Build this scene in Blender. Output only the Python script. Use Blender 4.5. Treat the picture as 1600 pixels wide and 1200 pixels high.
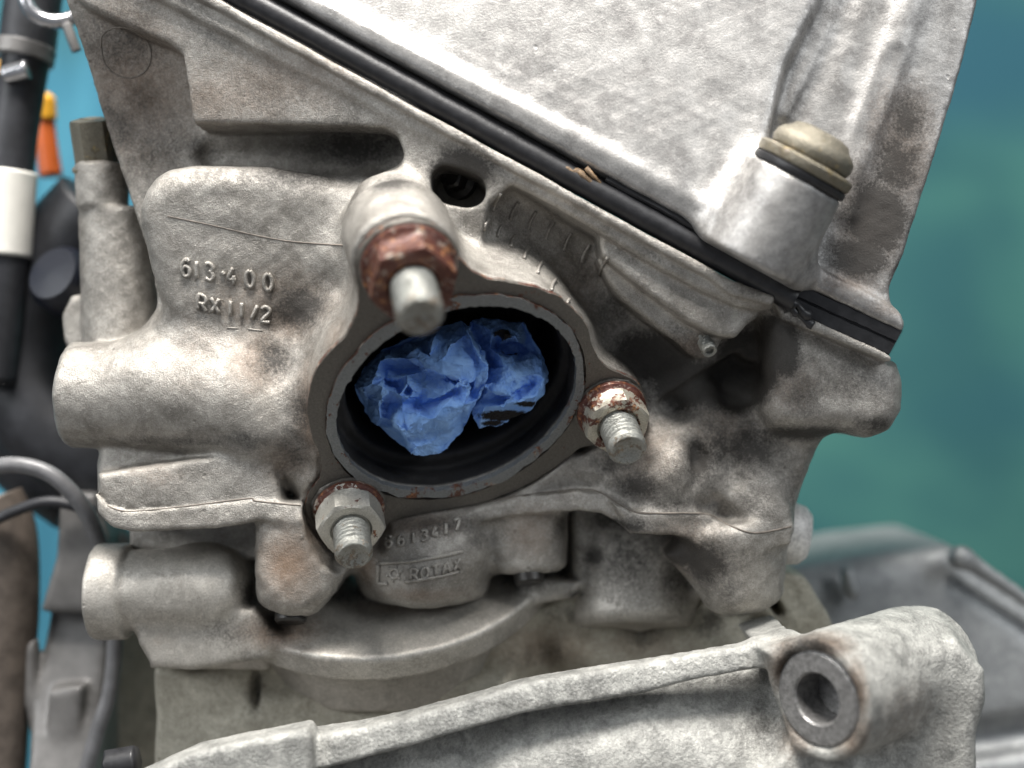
import bpy, bmesh, math, random
import numpy as np
from mathutils import Vector, Matrix
from mathutils.bvhtree import BVHTree
from mathutils.geometry import delaunay_2d_cdt

for o in list(bpy.data.objects): bpy.data.objects.remove(o)
SC = bpy.context.scene
COL = SC.collection
S = 0.00011            # metres per working unit (the stud threads are about 8 mm)
D = 2000.0             # distance from the lens to the flange, in working units
QUICK = 1.0

# ------------------------------------------------------------------ camera, world, lamps, exposure
cam_d = bpy.data.cameras.new('camera')
cam = bpy.data.objects.new('camera', cam_d); COL.objects.link(cam)
cam.location = (0, -D*S, 0); cam.rotation_euler = (math.radians(90), 0, 0)
cam_d.sensor_width = 36; cam_d.lens = 45.0
cam_d.clip_start = 0.005; cam_d.clip_end = 20
cam_d.dof.use_dof = True; cam_d.dof.focus_distance = (D+20)*S; cam_d.dof.aperture_fstop = 5.6
SC.camera = cam
w = bpy.data.worlds.new('World'); SC.world = w; w.use_nodes = True
w.node_tree.nodes['Background'].inputs[0].default_value = (0.80, 0.88, 1.0, 1)
w.node_tree.nodes['Background'].inputs[1].default_value = 0.15

def area(name, loc, target, sx, sy, power, color):
    l = bpy.data.lights.new(name, 'AREA'); l.shape = 'RECTANGLE'; l.size = sx; l.size_y = sy
    l.energy = power; l.color = color
    o = bpy.data.objects.new(name, l); COL.objects.link(o)
    o.location = loc
    o.rotation_euler = (Vector(target)-Vector(loc)).to_track_quat('-Z', 'Y').to_euler()
    return o
area('workshop_lamp', (-0.06, -0.20, 0.62), (0, 0, 0), 0.32, 0.22, 12.5, (1.0, 0.965, 0.92))
area('window_light', (0.60, -0.50, 0.42), (0, 0, 0), 0.25, 0.4, 2.2, (0.93, 0.97, 1.0))
area('left_fill', (-0.48, -0.30, 0.20), (0, 0.02, -0.02), 0.24, 0.24, 1.5, (0.95, 0.98, 1.0))  # added soft fill from front left, brightens the lower parts
SC.view_settings.view_transform = 'Standard'
SC.view_settings.look = 'None'
SC.view_settings.exposure = 0.10
SC.view_settings.gamma = 1.0
SC.render.resolution_x = 1024; SC.render.resolution_y = 768

# ------------------------------------------------------------------ geometry helpers
def P(px, py, d=0.0):
    k = (D+d)/D
    return np.array([(px-800.0)*k, d, (600.0-py)*k])
def unit(v):
    v = np.array(v, float); return v/np.linalg.norm(v)
FN = unit([.17, -.82, -.53])                # outward normal of the exhaust flange
FO = P(712, 622, 0)
FX = unit(np.cross([0, 0, 1], -FN)); FX = FX if FX[0] > 0 else -FX
FZ = np.cross(FX, -FN); FZ = FZ if FZ[2] > 0 else -FZ
def onflange(px, py, lift=0.0):
    o = FO+FN*lift
    ray = np.array([px-800.0, D, 600.0-py]); c = np.array([0, -D, 0.0])
    t = np.dot(o-c, FN)/np.dot(ray, FN)
    return c+ray*t
def f2(p):
    p = p-FO; return (float(np.dot(p, FX)), float(np.dot(p, FZ)))

def to_mesh(name, verts, faces, smooth=True):
    me = bpy.data.meshes.new(name)
    verts = np.asarray(verts, np.float32)*S
    faces = np.asarray(faces, np.int32)
    n = faces.shape[1]
    me.vertices.add(len(verts)); me.vertices.foreach_set('co', verts.ravel())
    me.loops.add(faces.size); me.loops.foreach_set('vertex_index', faces.ravel())
    me.polygons.add(len(faces)); me.polygons.foreach_set('loop_start', np.arange(0, faces.size, n, dtype=np.int32))
    me.update(calc_edges=True)
    if smooth: me.polygons.foreach_set('use_smooth', np.ones(len(faces), bool))
    return me

def link(name, me, mat, parent=None):
    o = bpy.data.objects.new(name, me); COL.objects.link(o)
    if mat is not None and len(me.materials) == 0: me.materials.append(mat)
    if parent is not None: o.parent = parent
    return o
def thing(name, label, cat, group=None):
    o = bpy.data.objects.new(name, None); COL.objects.link(o); o.empty_display_size = 0.01
    o['label'] = label; o['category'] = cat
    if group: o['group'] = group
    return o
def tag(o, label, cat, group=None):
    o['label'] = label; o['category'] = cat
    if group: o['group'] = group
    return o

# ---- signed distance field of a casting, meshed by surface nets
def smin(a, b, k):
    if k <= 0: return np.minimum(a, b)
    h = np.clip(k-np.abs(a-b), 0, None)/k
    return np.minimum(a, b)-h*h*k*0.25
def smax(a, b, k): return -smin(-a, -b, k)

class Field:
    def __init__(s, lo, hi, h):
        h *= QUICK
        s.h = h; s.lo = np.array(lo, float)
        s.ax = [np.arange(lo[i], hi[i]+h, h, dtype=np.float32) for i in range(3)]
        s.F = np.full([len(a) for a in s.ax], 60.0, np.float32)
    def apply(s, prim, k=12.0, sub=False):
        f, lo, hi = prim
        pad = k+s.h*3+8
        sl = []; A = []
        for i in range(3):
            a = s.ax[i]
            i0 = int(np.searchsorted(a, lo[i]-pad)); i1 = int(np.searchsorted(a, hi[i]+pad))
            if i1 <= i0: return
            sl.append(slice(i0, i1)); sh = [1, 1, 1]; sh[i] = -1
            A.append(a[i0:i1].reshape(sh))
        sl = tuple(sl)
        g = f(*A)
        if sub: s.F[sl] = smax(s.F[sl], -g, k)
        else: s.F[sl] = smin(s.F[sl], g, k)
    def add(s, prim, k=12.0): s.apply(prim, k)
    def cut(s, prim, k=6.0): s.apply(prim, k, True)
    def lumps(s, amp=1.2, seed=1, freqs=(0.012, 0.027, 0.05)):
        r = np.random.RandomState(seed)
        X, Y, Z = [s.ax[i].reshape([-1 if j == i else 1 for j in range(3)]) for i in range(3)]
        for fq in freqs:
            for _ in range(2):
                d = unit(r.randn(3))*fq*(0.8+0.5*r.rand())*2*math.pi/2
                ph = r.rand()*6.28
                # product of separable waves keeps this cheap
                s.F += (amp*0.4)*np.sin(X*d[0]*2+ph)*np.sin(Y*d[1]*2+ph*2)*np.sin(Z*d[2]*2+ph*3)
    def mesh(s, name, relax=2):
        F = s.F
        for i in range(3):
            idx = [slice(None)]*3
            idx[i] = 0; F[tuple(idx)] = np.maximum(F[tuple(idx)], s.h*.5)
            idx[i] = -1; F[tuple(idx)] = np.maximum(F[tuple(idx)], s.h*.5)
        B = F < 0
        nx, ny, nz = F.shape
        C = np.zeros((nx-1, ny-1, nz-1), np.uint8)
        for i in (0, 1):
            for j in (0, 1):
                for k in (0, 1):
                    C += B[i:nx-1+i, j:ny-1+j, k:nz-1+k]
        act = (C > 0) & (C < 8)
        ci = np.argwhere(act)
        idx = np.full(act.shape, -1, np.int32); idx[act] = np.arange(len(ci))
        corner = {}
        for i in (0, 1):
            for j in (0, 1):
                for k in (0, 1):
                    corner[(i, j, k)] = F[ci[:, 0]+i, ci[:, 1]+j, ci[:, 2]+k]
        acc = np.zeros((len(ci), 3)); cnt = np.zeros(len(ci))
        for a in corner:
            for ax in range(3):
                if a[ax] == 0:
                    b = list(a); b[ax] = 1; b = tuple(b)
                    fa, fb = corner[a], corner[b]
                    m = (fa < 0) != (fb < 0)
                    den = np.where(m, fa-fb, 1.0)
                    t = np.where(m, fa/den, 0)
                    for q in range(3):
                        acc[:, q] += np.where(m, a[q]+(t if q == ax else 0), 0)
                    cnt += m
        V = (ci+acc/np.maximum(cnt, 1)[:, None])*s.h+s.lo
        faces = []
        for ax in range(3):
            u, v = [(1, 2), (2, 0), (0, 1)][ax]
            sa = [slice(1, -1)]*3; sb = [slice(1, -1)]*3
            sa[ax] = slice(0, -1); sb[ax] = slice(1, None)
            A_, B_ = B[tuple(sa)], B[tuple(sb)]
            for flip in (False, True):
                m = (A_ & ~B_) if not flip else (~A_ & B_)
                e = np.argwhere(m)
                if len(e) == 0: continue
                off = np.array([1, 1, 1]); off[ax] = 0
                e = e+off
                def g(du, dv):
                    q = e.copy(); q[:, u] += du; q[:, v] += dv
                    return idx[q[:, 0], q[:, 1], q[:, 2]]
                quad = np.stack([g(-1, -1), g(0, -1), g(0, 0), g(-1, 0)], 1)
                if flip: quad = quad[:, ::-1]
                faces.append(quad)
        faces = np.concatenate(faces); faces = faces[(faces >= 0).all(1)]
        for _ in range(relax):
            acc = np.zeros_like(V); cnt = np.zeros(len(V))
            for a, b in ((0, 1), (1, 2), (2, 3), (3, 0)):
                for q in range(3):
                    acc[:, q] += np.bincount(faces[:, a], V[faces[:, b], q], len(V))+np.bincount(faces[:, b], V[faces[:, a], q], len(V))
                cnt += np.bincount(faces[:, a], minlength=len(V))+np.bincount(faces[:, b], minlength=len(V))
            V = V*0.5+0.5*acc/np.maximum(cnt, 1)[:, None]
        s.F = None
        me = to_mesh(name, V, faces)
        return me, V, faces

def rod(a, b, ra, rb=None, rr=4.0):
    """cylinder or cone between a and b with edges rounded by rr"""
    a = np.array(a, float); b = np.array(b, float); rb = ra if rb is None else rb
    L = np.linalg.norm(b-a); u = (b-a)/L; R = max(ra, rb)
    def f(X, Y, Z):
        x, y, z = X-a[0], Y-a[1], Z-a[2]
        t = x*u[0]+y*u[1]+z*u[2]
        r = np.sqrt(np.maximum(x*x+y*y+z*z-t*t, 0))
        rad = ra+(rb-ra)*np.clip(t/L, 0, 1)
        qx = r-rad+rr; qy = np.abs(t-L/2)-L/2+rr
        return np.sqrt(np.maximum(qx, 0)**2+np.maximum(qy, 0)**2)+np.minimum(np.maximum(qx, qy), 0)-rr
    return f, np.minimum(a, b)-R, np.maximum(a, b)+R
def ball(c, r, sc=(1, 1, 1)):
    c = np.array(c, float); sc = np.array(sc, float)
    def f(X, Y, Z):
        x, y, z = (X-c[0])/sc[0], (Y-c[1])/sc[1], (Z-c[2])/sc[2]
        k0 = np.sqrt(x*x+y*y+z*z)
        return (k0-r)*float(min(sc))
    return f, c-r*sc, c+r*sc
def chain(pts, r, rr=None):
    pts = [np.array(p, float) for p in pts]
    rs = r if isinstance(r, (list, tuple)) else [r]*len(pts)
    def f(X, Y, Z):
        out = None
        for p, q, r0, r1 in zip(pts[:-1], pts[1:], rs[:-1], rs[1:]):
            d = q-p; L2 = float(np.dot(d, d))
            x, y, z = X-p[0], Y-p[1], Z-p[2]
            t = np.clip((x*d[0]+y*d[1]+z*d[2])/L2, 0, 1)
            g = np.sqrt((x-d[0]*t)**2+(y-d[1]*t)**2+(z-d[2]*t)**2)-(r0+(r1-r0)*t)
            out = g if out is None else np.minimum(out, g)
        return out
    A = np.array(pts); R = max(rs)
    return f, A.min(0)-R, A.max(0)+R
def poly2(pts, U, V):
    """signed distance to a polygon in 2D"""
    pts = np.array(pts, float); n = len(pts)
    d = None; sgn = None
    for i in range(n):
        a = pts[i]; b = pts[i-1]
        e = b-a; wx, wy = U-a[0], V-a[1]
        t = np.clip((wx*e[0]+wy*e[1])/max(float(e@e), 1e-9), 0, 1)
        dd = (wx-e[0]*t)**2+(wy-e[1]*t)**2
        d = dd if d is None else np.minimum(d, dd)
        c1 = V >= a[1]; c2 = V < b[1]; c3 = e[0]*wy > e[1]*wx
        fl = (c1 & c2 & c3) | (~c1 & ~c2 & ~c3)
        s = np.where(fl, -1.0, 1.0)
        sgn = s if sgn is None else sgn*s
    return sgn*np.sqrt(d)
def slab(px, d0, d1, rr=6.0, tilt=(0, 0)):
    """outline in photo coordinates, front face at depth d0, back at d1; tilt = depth gained per unit right / up"""
    pts = np.array([[P(x, y, d0)[0], P(x, y, d0)[2]] for x, y in px])
    c = pts.mean(0)
    ext = np.abs(pts-c).max(0); tl = abs(tilt[0])*ext[0]+abs(tilt[1])*ext[1]
    def f(X, Y, Z):
        g = poly2(pts, X, Z)+rr
        front = d0+tilt[0]*(X-c[0])+tilt[1]*(Z-c[1])
        h = np.maximum((front-Y)/math.sqrt(1+tilt[0]**2+tilt[1]**2), Y-d1)+rr
        return np.sqrt(np.maximum(g, 0)**2+np.maximum(h, 0)**2)+np.minimum(np.maximum(g, h), 0)-rr
    return f, np.array([pts[:, 0].min(), d0-tl, pts[:, 1].min()]), np.array([pts[:, 0].max(), d1, pts[:, 1].max()])
def flange_slab(px, lift0, lift1, rr=4.0, grow=0.0):
    """outline in photo coordinates on the flange plane, from lift0 (front) back to lift1"""
    q = np.array([f2(onflange(x, y)) for x, y in px])
    c3 = np.array([onflange(x, y) for x, y in px])
    def f(X, Y, Z):
        x, y, z = X-FO[0], Y-FO[1], Z-FO[2]
        U = x*FX[0]+y*FX[1]+z*FX[2]; V = x*FZ[0]+y*FZ[1]+z*FZ[2]; N = x*FN[0]+y*FN[1]+z*FN[2]
        g = poly2(q, U, V)-grow+rr
        h = np.maximum(N-lift0, lift1-N)+rr
        return np.sqrt(np.maximum(g, 0)**2+np.maximum(h, 0)**2)+np.minimum(np.maximum(g, h), 0)-rr
    al = np.concatenate([c3+FN*lift0, c3+FN*lift1])
    return f, al.min(0)-grow, al.max(0)+grow
def oblique_ellipse(cx, cy, a, b, ang, n=64):
    t = np.linspace(0, 2*math.pi, n, endpoint=False); c, s = math.cos(ang), math.sin(ang)
    x = a*np.cos(t); y = b*np.sin(t)
    return [(cx+x[i]*c+y[i]*s, cy-(x[i]*s-y[i]*c)) for i in range(n)]
def smooth_path(pts, per=6, closed=False):
    pts = [np.array(p, float) for p in pts]; n = len(pts); out = []
    rng = range(n if closed else n-1)
    for i in rng:
        g = lambda j: pts[j % n] if closed else pts[min(max(j, 0), n-1)]
        p0, p1, p2, p3 = g(i-1), g(i), g(i+1), g(i+2)
        for k in range(per):
            t = k/per
            out.append(0.5*((2*p1)+(-p0+p2)*t+(2*p0-5*p1+4*p2-p3)*t*t+(-p0+3*p1-3*p2+p3)*t**3))
    if not closed: out.append(pts[-1])
    return out

def tube_mesh(paths, r, seg=10, name='tube', flat=1.0):
    """round tubes along 3D paths; r number or function of 0..1"""
    V = []; Fc = []
    for path in paths:
        path = [np.array(p, float) for p in path]; n = len(path); base = len(V)
        up = None
        for i, p in enumerate(path):
            t = unit(path[min(i+1, n-1)]-path[max(i-1, 0)])
            if up is None:
                up = unit(np.cross(t, [0.3, 1, 0.2]))
            up = unit(up-t*np.dot(up, t)); sd = np.cross(t, up)
            rad = r(i/(n-1)) if callable(r) else r
            for k in range(seg):
                a = 2*math.pi*k/seg
                V.append(p+rad*(math.cos(a)*up+math.sin(a)*sd))
        for i in range(n-1):
            for k in range(seg):
                a, b = base+i*seg+k, base+i*seg+(k+1) % seg
                Fc.append((a, b, b+seg, a+seg))
        for e, q in ((0, 0), (n-1, 1)):
            c = len(V); V.append(path[e])
            for k in range(seg):
                a, b = base+e*seg+k, base+e*seg+(k+1) % seg
                Fc.append((b, a, c, c) if q == 0 else (a, b, c, c))
    tri = [f for f in Fc]
    me = bpy.data.meshes.new(name)
    me.from_pydata([tuple(v*S) for v in V], [], [f if f[2] != f[3] else f[:3] for f in tri])
    for p in me.polygons: p.use_smooth = True
    me.update()
    return me

def lathe_mesh(name, profile, seg=32, hexr=None, jitter=0, seed=0, sharp=40):
    """profile = [(radius, height)...] about local Z; values in working units; a radius may be ('h', r) for a hexagonal section"""
    rnd = random.Random(seed)
    V = []; Fc = []
    for j, (r, z) in enumerate(profile):
        hx = isinstance(r, tuple); rv = r[1] if hx else r
        for k in range(seg):
            a = 2*math.pi*k/seg; q = rv
            if hx:
                m = (a % (math.pi/3))-math.pi/6
                hr = rv*math.cos(math.pi/6)/math.cos(m)
                q = hr*(1-r[2])+rv*r[2] if len(r) > 2 else hr
            q += rnd.uniform(-jitter, jitter)
            V.append((q*math.cos(a)*S, q*math.sin(a)*S, (z+rnd.uniform(-jitter, jitter)*.5)*S))
    for j in range(len(profile)-1):
        for k in range(seg):
            a, b = j*seg+k, j*seg+(k+1) % seg
            Fc.append((a, b, b+seg, a+seg))
    Fc.append(tuple(range(seg))[::-1]); Fc.append(tuple((len(profile)-1)*seg+k for k in range(seg)))
    me = bpy.data.meshes.new(name); me.from_pydata(V, [], Fc)
    for p in me.polygons: p.use_smooth = True
    me.update(); me.set_sharp_from_angle(angle=math.radians(sharp))
    return me
def frame_mat(loc, axis, spin=0.0):
    q = Vector(axis).to_track_quat('Z', 'Y')
    return Matrix.Translation(Vector(np.array(loc)*S)) @ q.to_matrix().to_4x4() @ Matrix.Rotation(spin, 4, 'Z')

# ------------------------------------------------------------------ materials
class NT:
    def __init__(s, name):
        s.m = bpy.data.materials.new(name); s.m.use_nodes = True; s.t = s.m.node_tree; s.n = s.t.nodes
        s.b = s.n['Principled BSDF']
        tc = s.n.new('ShaderNodeTexCoord'); vm = s.n.new('ShaderNodeVectorMath'); vm.operation = 'SCALE'
        vm.inputs['Scale'].default_value = 1.0/S
        s.l(tc.outputs['Object'], vm.inputs[0]); s.co = vm.outputs[0]
    def l(s, a, b): s.t.links.new(a, b)
    def noise(s, scale, detail=4, rough=0.6, dist=0.0, off=0.0, vec=None):
        n = s.n.new('ShaderNodeTexNoise'); n.inputs['Scale'].default_value = scale
        n.inputs['Detail'].default_value = detail; n.inputs['Roughness'].default_value = rough
        n.inputs['Distortion'].default_value = dist
        v = vec or s.co
        if off:
            a = s.n.new('ShaderNodeVectorMath'); a.operation = 'ADD'; a.inputs[1].default_value = (off, off*.7, -off*1.3)
            s.l(v, a.inputs[0]); v = a.outputs[0]
        s.l(v, n.inputs['Vector']); return n.outputs['Fac']
    def voro(s, scale, feature='F1', out='Distance', rnd=1.0):
        n = s.n.new('ShaderNodeTexVoronoi'); n.feature = feature; n.inputs['Scale'].default_value = scale
        n.inputs['Randomness'].default_value = rnd
        s.l(s.co, n.inputs['Vector']); return n.outputs[out]
    def rng(s, v, a, b, c=0.0, d=1.0, smooth=False):
        n = s.n.new('ShaderNodeMapRange'); n.inputs[1].default_value = a; n.inputs[2].default_value = b
        n.inputs[3].default_value = c; n.inputs[4].default_value = d
        if smooth: n.interpolation_type = 'SMOOTHSTEP'
        s.l(v, n.inputs[0]); return n.outputs[0]
    def math(s, op, a, b=None):
        n = s.n.new('ShaderNodeMath'); n.operation = op
        for i, v in enumerate((a, b)):
            if v is None: continue
            if isinstance(v, (int, float)): n.inputs[i].default_value = v
            else: s.l(v, n.inputs[i])
        return n.outputs[0]
    def mix(s, fac, a, b):
        n = s.n.new('ShaderNodeMix'); n.data_type = 'RGBA'
        if isinstance(fac, (int, float)): n.inputs[0].default_value = fac
        else: s.l(fac, n.inputs[0])
        for i, v in ((6, a), (7, b)):
            if isinstance(v, tuple): n.inputs[i].default_value = (*v, 1)
            else: s.l(v, n.inputs[i])
        return n.outputs[2]
    def attr(s, name):
        n = s.n.new('ShaderNodeAttribute'); n.attribute_name = name; return n.outputs['Fac']
    def bump(s, h, dist, strength=1.0, prev=None):
        n = s.n.new('ShaderNodeBump'); n.inputs['Distance'].default_value = dist*S; n.inputs['Strength'].default_value = strength
        s.l(h, n.inputs['Height'])
        if prev is not None: s.l(prev, n.inputs['Normal'])
        return n.outputs[0]
    def out(s, color, metal=0.0, rough=0.5, normal=None, spec=None):
        for k, v in (('Base Color', color), ('Metallic', metal), ('Roughness', rough), ('Normal', normal), ('Specular IOR Level', spec)):
            if v is None: continue
            if isinstance(v, tuple): s.b.inputs[k].default_value = (*v, 1)
            elif isinstance(v, (int, float)): s.b.inputs[k].default_value = v
            else: s.l(v, s.b.inputs[k])
        return s.m

def cast_metal(name, c0, c1, metal=0.55, rough=(0.38, 0.6), grain=0.22, bump=1.6, pits=0.5, grime_shade=(0.022, 0.019, 0.016), mottle=0.02, base_dirt=0.0, coarse=1.0, medk=1.0):
    t = NT(name)
    big = t.noise(mottle, 5, 0.62, 0.6)
    col = t.mix(t.rng(big, 0.34, 0.66), c0, c1)
    fine = t.noise(grain, 4, 0.7)
    col = t.mix(t.rng(fine, 0.38, 0.68, 0, 0.42), col, tuple(v*0.45 for v in c0))
    med = t.noise(grain*.35, 3, 0.65, 0, 31)
    col = t.mix(t.rng(med, 0.5, 0.72, 0, 0.35), col, tuple(min(1, v*1.3) for v in c1))
    sp_ = t.noise(0.75, 2, 0.7, 0, 91)
    col = t.mix(t.rng(sp_, 0.62, 0.74, 0, 0.5), col, (0.86, 0.84, 0.80)); col = t.mix(t.rng(sp_, 0.36, 0.25, 0, 0.55), col, (0.06, 0.05, 0.045))  # pale specks paint metal sparkle into the colour, dark specks beside them
    # small dark pits in scattered places
    pv = t.voro(0.028, 'F1'); sc = t.noise(0.006, 2, 0.5, 0, 77)
    pit = t.math('MULTIPLY', t.rng(pv, 0.05, 0.11, 1, 0), t.rng(sc, 0.5, 0.56))
    col = t.mix(t.math('MULTIPLY', pit, pits), col, (0.03, 0.025, 0.02))
    # grime and rust stains, plus shade painted dark in recesses and crevices
    br = t.noise(0.05, 7, 0.72, 0.8, 11); br2 = t.noise(0.25, 4, 0.7, 0, 5)
    dd = t.math('ADD', t.attr('grime_shade'), base_dirt)
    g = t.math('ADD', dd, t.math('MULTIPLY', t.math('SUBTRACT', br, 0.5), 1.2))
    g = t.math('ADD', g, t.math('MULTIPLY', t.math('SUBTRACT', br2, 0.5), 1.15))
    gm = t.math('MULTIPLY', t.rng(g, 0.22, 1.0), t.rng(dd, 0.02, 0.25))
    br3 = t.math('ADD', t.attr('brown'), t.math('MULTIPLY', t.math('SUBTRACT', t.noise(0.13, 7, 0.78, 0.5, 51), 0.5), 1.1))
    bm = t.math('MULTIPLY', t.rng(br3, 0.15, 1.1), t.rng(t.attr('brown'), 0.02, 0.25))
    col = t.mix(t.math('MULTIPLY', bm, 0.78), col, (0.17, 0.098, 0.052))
    col = t.mix(t.math('MULTIPLY', gm, 0.93), col, grime_shade)
    soot = t.attr('soot')
    col = t.mix(t.math('MULTIPLY', soot, 0.985), col, (0.012, 0.011, 0.012))
    any_ = t.math('MAXIMUM', t.math('MAXIMUM', gm, bm), soot)
    n1 = t.bump(fine, bump, 0.8)
    n2 = t.bump(med, bump*1.0*coarse, 0.45*medk, n1)
    n3 = t.bump(t.noise(0.045*coarse, 3, 0.55, 0, 3), bump*3.0*coarse, 0.12, n2)
    n4 = t.bump(pit, -1.2, 0.5, n3)
    mt = t.math('MULTIPLY', t.math('SUBTRACT', 1.0, any_), metal)
    rg = t.math('ADD', t.rng(fine, 0.3, 0.7, rough[0], rough[1]), t.math('MULTIPLY', any_, 0.18))
    return t.out(col, mt, rg, n4)

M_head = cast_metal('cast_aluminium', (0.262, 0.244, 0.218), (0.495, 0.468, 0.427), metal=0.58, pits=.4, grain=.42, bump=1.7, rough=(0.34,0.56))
M_cover = cast_metal('cover_aluminium', (0.30, 0.29, 0.28), (0.56, 0.545, 0.525), metal=0.6, mottle=0.02, grain=0.30, bump=0.8, rough=(0.34, 0.52), coarse=.6, medk=.35, pits=.0)
M_barrel = cast_metal('barrel_aluminium', (0.40, 0.375, 0.335), (0.58, 0.55, 0.50), metal=0.6, bump=0.9, grain=0.3, pits=0.2)
M_case = cast_metal('weathered_case_aluminium', (0.36, 0.335, 0.27), (0.56, 0.53, 0.44), metal=0.2, rough=(0.6, 0.8), bump=2.0, mottle=0.022)
M_front = cast_metal('corroded_case_aluminium', (0.24, 0.24, 0.225), (0.54, 0.535, 0.50), metal=0.3, rough=(0.42, 0.68), bump=3.6, grain=0.2, mottle=0.022, pits=0.35, coarse=1.0, medk=1.0)
M_rear = cast_metal('grey_case_aluminium', (0.27, 0.28, 0.285), (0.40, 0.41, 0.41), metal=0.5, rough=(0.4, 0.55), bump=0.8, pits=0.1)

def simple(name, c, metal=0, rough=0.5, bump=0.6, scale=0.15, var=0.25, spec=None):
    t = NT(name); n = t.noise(scale, 5, 0.65)
    col = t.mix(t.rng(n, 0.35, 0.65), tuple(v*(1-var) for v in c), tuple(min(1, v*(1+var)) for v in c))
    return t.out(col, metal, rough, t.bump(n, bump), spec)
M_bush = simple('machined_grey_face', (0.27, 0.265, 0.26), 0.6, 0.42, 1.2, 0.12, 0.3)
M_dirt = simple('dirt_filled_line', (0.15, 0.13, 0.11), 0, 0.7, 0.3, 0.1, 0.3)
M_rubber = simple('black_rubber', (0.022, 0.022, 0.024), 0, 0.42, 0.8, 0.06, 0.3)
M_hose = simple('hose_rubber', (0.022, 0.023, 0.027), 0, 0.5, 0.8, 0.03, 0.3)
M_darkpl = simple('grey_plastic', (0.16, 0.155, 0.15), 0.1, 0.42, 0.4, 0.02, 0.2)
M_cable = simple('grey_cable', (0.15, 0.15, 0.155), 0.0, 0.38, 0.3, 0.03, 0.2)
M_white = simple('white_sleeve', (0.78, 0.76, 0.70), 0, 0.5, 0.2, 0.03, 0.05)
M_orange = simple('orange_grip', (0.55, 0.11, 0.015), 0, 0.45, 0.3, 0.03, 0.1)
M_yellow = simple('yellow_grip', (0.85, 0.42, 0.03), 0, 0.45, 0.3, 0.03, 0.1)
M_steel = simple('bright_steel', (0.6, 0.6, 0.62), 0.9, 0.25, 0.5, 0.08, 0.1)
M_bronze = simple('brown_tube_paint', (0.11, 0.09, 0.075), 0.3, 0.5, 0.6, 0.03, 0.3)

def fabric(name, cols, scale, stretch):
    t = NT(name); mp = t.n.new('ShaderNodeMapping'); mp.inputs['Scale'].default_value = stretch
    t.l(t.co, mp.inputs['Vector'])
    a = t.noise(scale, 3, 0.5, 0.4, 0, mp.outputs[0]); b = t.noise(scale*.6, 2, 0.5, 0.2, 400, mp.outputs[0])
    c = t.mix(t.rng(a, 0.38, 0.62, smooth=True), cols[0], cols[1]); c = t.mix(t.rng(b, 0.45, 0.62, smooth=True), c, cols[2])
    return t.out(c, 0, 0.85)
M_teal = fabric('teal_cloth', ((0.018, 0.095, 0.105), (0.045, 0.165, 0.14), (0.016, 0.09, 0.125)), 0.0009, (0.55, 1, 1.2))
M_cyan = fabric('cyan_cloth', ((0.02, 0.125, 0.19), (0.045, 0.20, 0.28), (0.018, 0.10, 0.12)), 0.003, (1.6, 1, 0.5))

def rusty(name, metalc, rust_amt, seed, bump=1.5, dark=(0.06, 0.018, 0.015), mid=(0.115, 0.042, 0.027), hi=(0.38, 0.17, 0.07)):
    t = NT(name)
    n1 = t.noise(0.026, 6, 0.65, 0.6, seed); n2 = t.noise(0.12, 6, 0.7, 0.2, seed+9); n3 = t.noise(0.35, 3, 0.6, 0, seed)
    rust = t.mix(t.rng(n2, 0.35, 0.62), dark, mid)
    rust = t.mix(t.rng(t.noise(0.07, 5, 0.7, 0.3, seed+40), 0.55, 0.66), rust, hi)
    rust = t.mix(t.rng(t.noise(0.06, 4, 0.6, 0, seed+21), 0.57, 0.68, 0, 0.75), rust, (0.42, 0.36, 0.30))
    cl = t.mix(t.rng(n3, 0.3, 0.7), tuple(v*.7 for v in metalc), metalc)
    m = t.math('ADD', t.math('ADD', n1, t.math('MULTIPLY', t.math('SUBTRACT', n2, .5), .6)), t.attr('rust'))
    fac = t.rng(m, 1.0-rust_amt, 1.04-rust_amt)
    col = t.mix(fac, cl, rust)
    nb = t.bump(n2, bump*1.5, 0.7); nb = t.bump(n3, bump*.6, 0.7, nb)
    return t.out(col, t.rng(fac, 0, 1, 0.55, 0.25), t.rng(fac, 0, 1, 0.38, 0.34), nb)
M_rust_nut = rusty('rusty_steel_nut', (0.5, 0.47, 0.42), 0.80, 3, 1.3)
M_clean_nut = rusty('zinc_nut_rust_edges', (0.60, 0.58, 0.52), 0.36, 47)
M_mid_nut = rusty('zinc_nut_rust_patches', (0.52, 0.49, 0.41), 0.50, 90, 1.1)
M_stud = rusty('stud_steel', (0.36, 0.36, 0.33), 0.34, 130, 1.6, dark=(0.12, 0.10, 0.08), mid=(0.19, 0.165, 0.13), hi=(0.28, 0.20, 0.13))
M_plate = rusty('oily_flange_plate', (0.17, 0.158, 0.14), 0.33, 210, 2.0)
M_ring = rusty('gasket_ring_metal', (0.27, 0.28, 0.28), 0.40, 260, 3.2, dark=(0.10, 0.05, 0.03))
M_brass = rusty('passivated_bolt', (0.27, 0.245, 0.19), 0.42, 300, 2.2, dark=(0.10, 0.085, 0.065), mid=(0.20, 0.17, 0.11), hi=(0.50, 0.38, 0.16))
M_blackbolt = simple('black_bolt', (0.03, 0.028, 0.026), 0.3, 0.35, 1.2, 0.1, 0.3)

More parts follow.
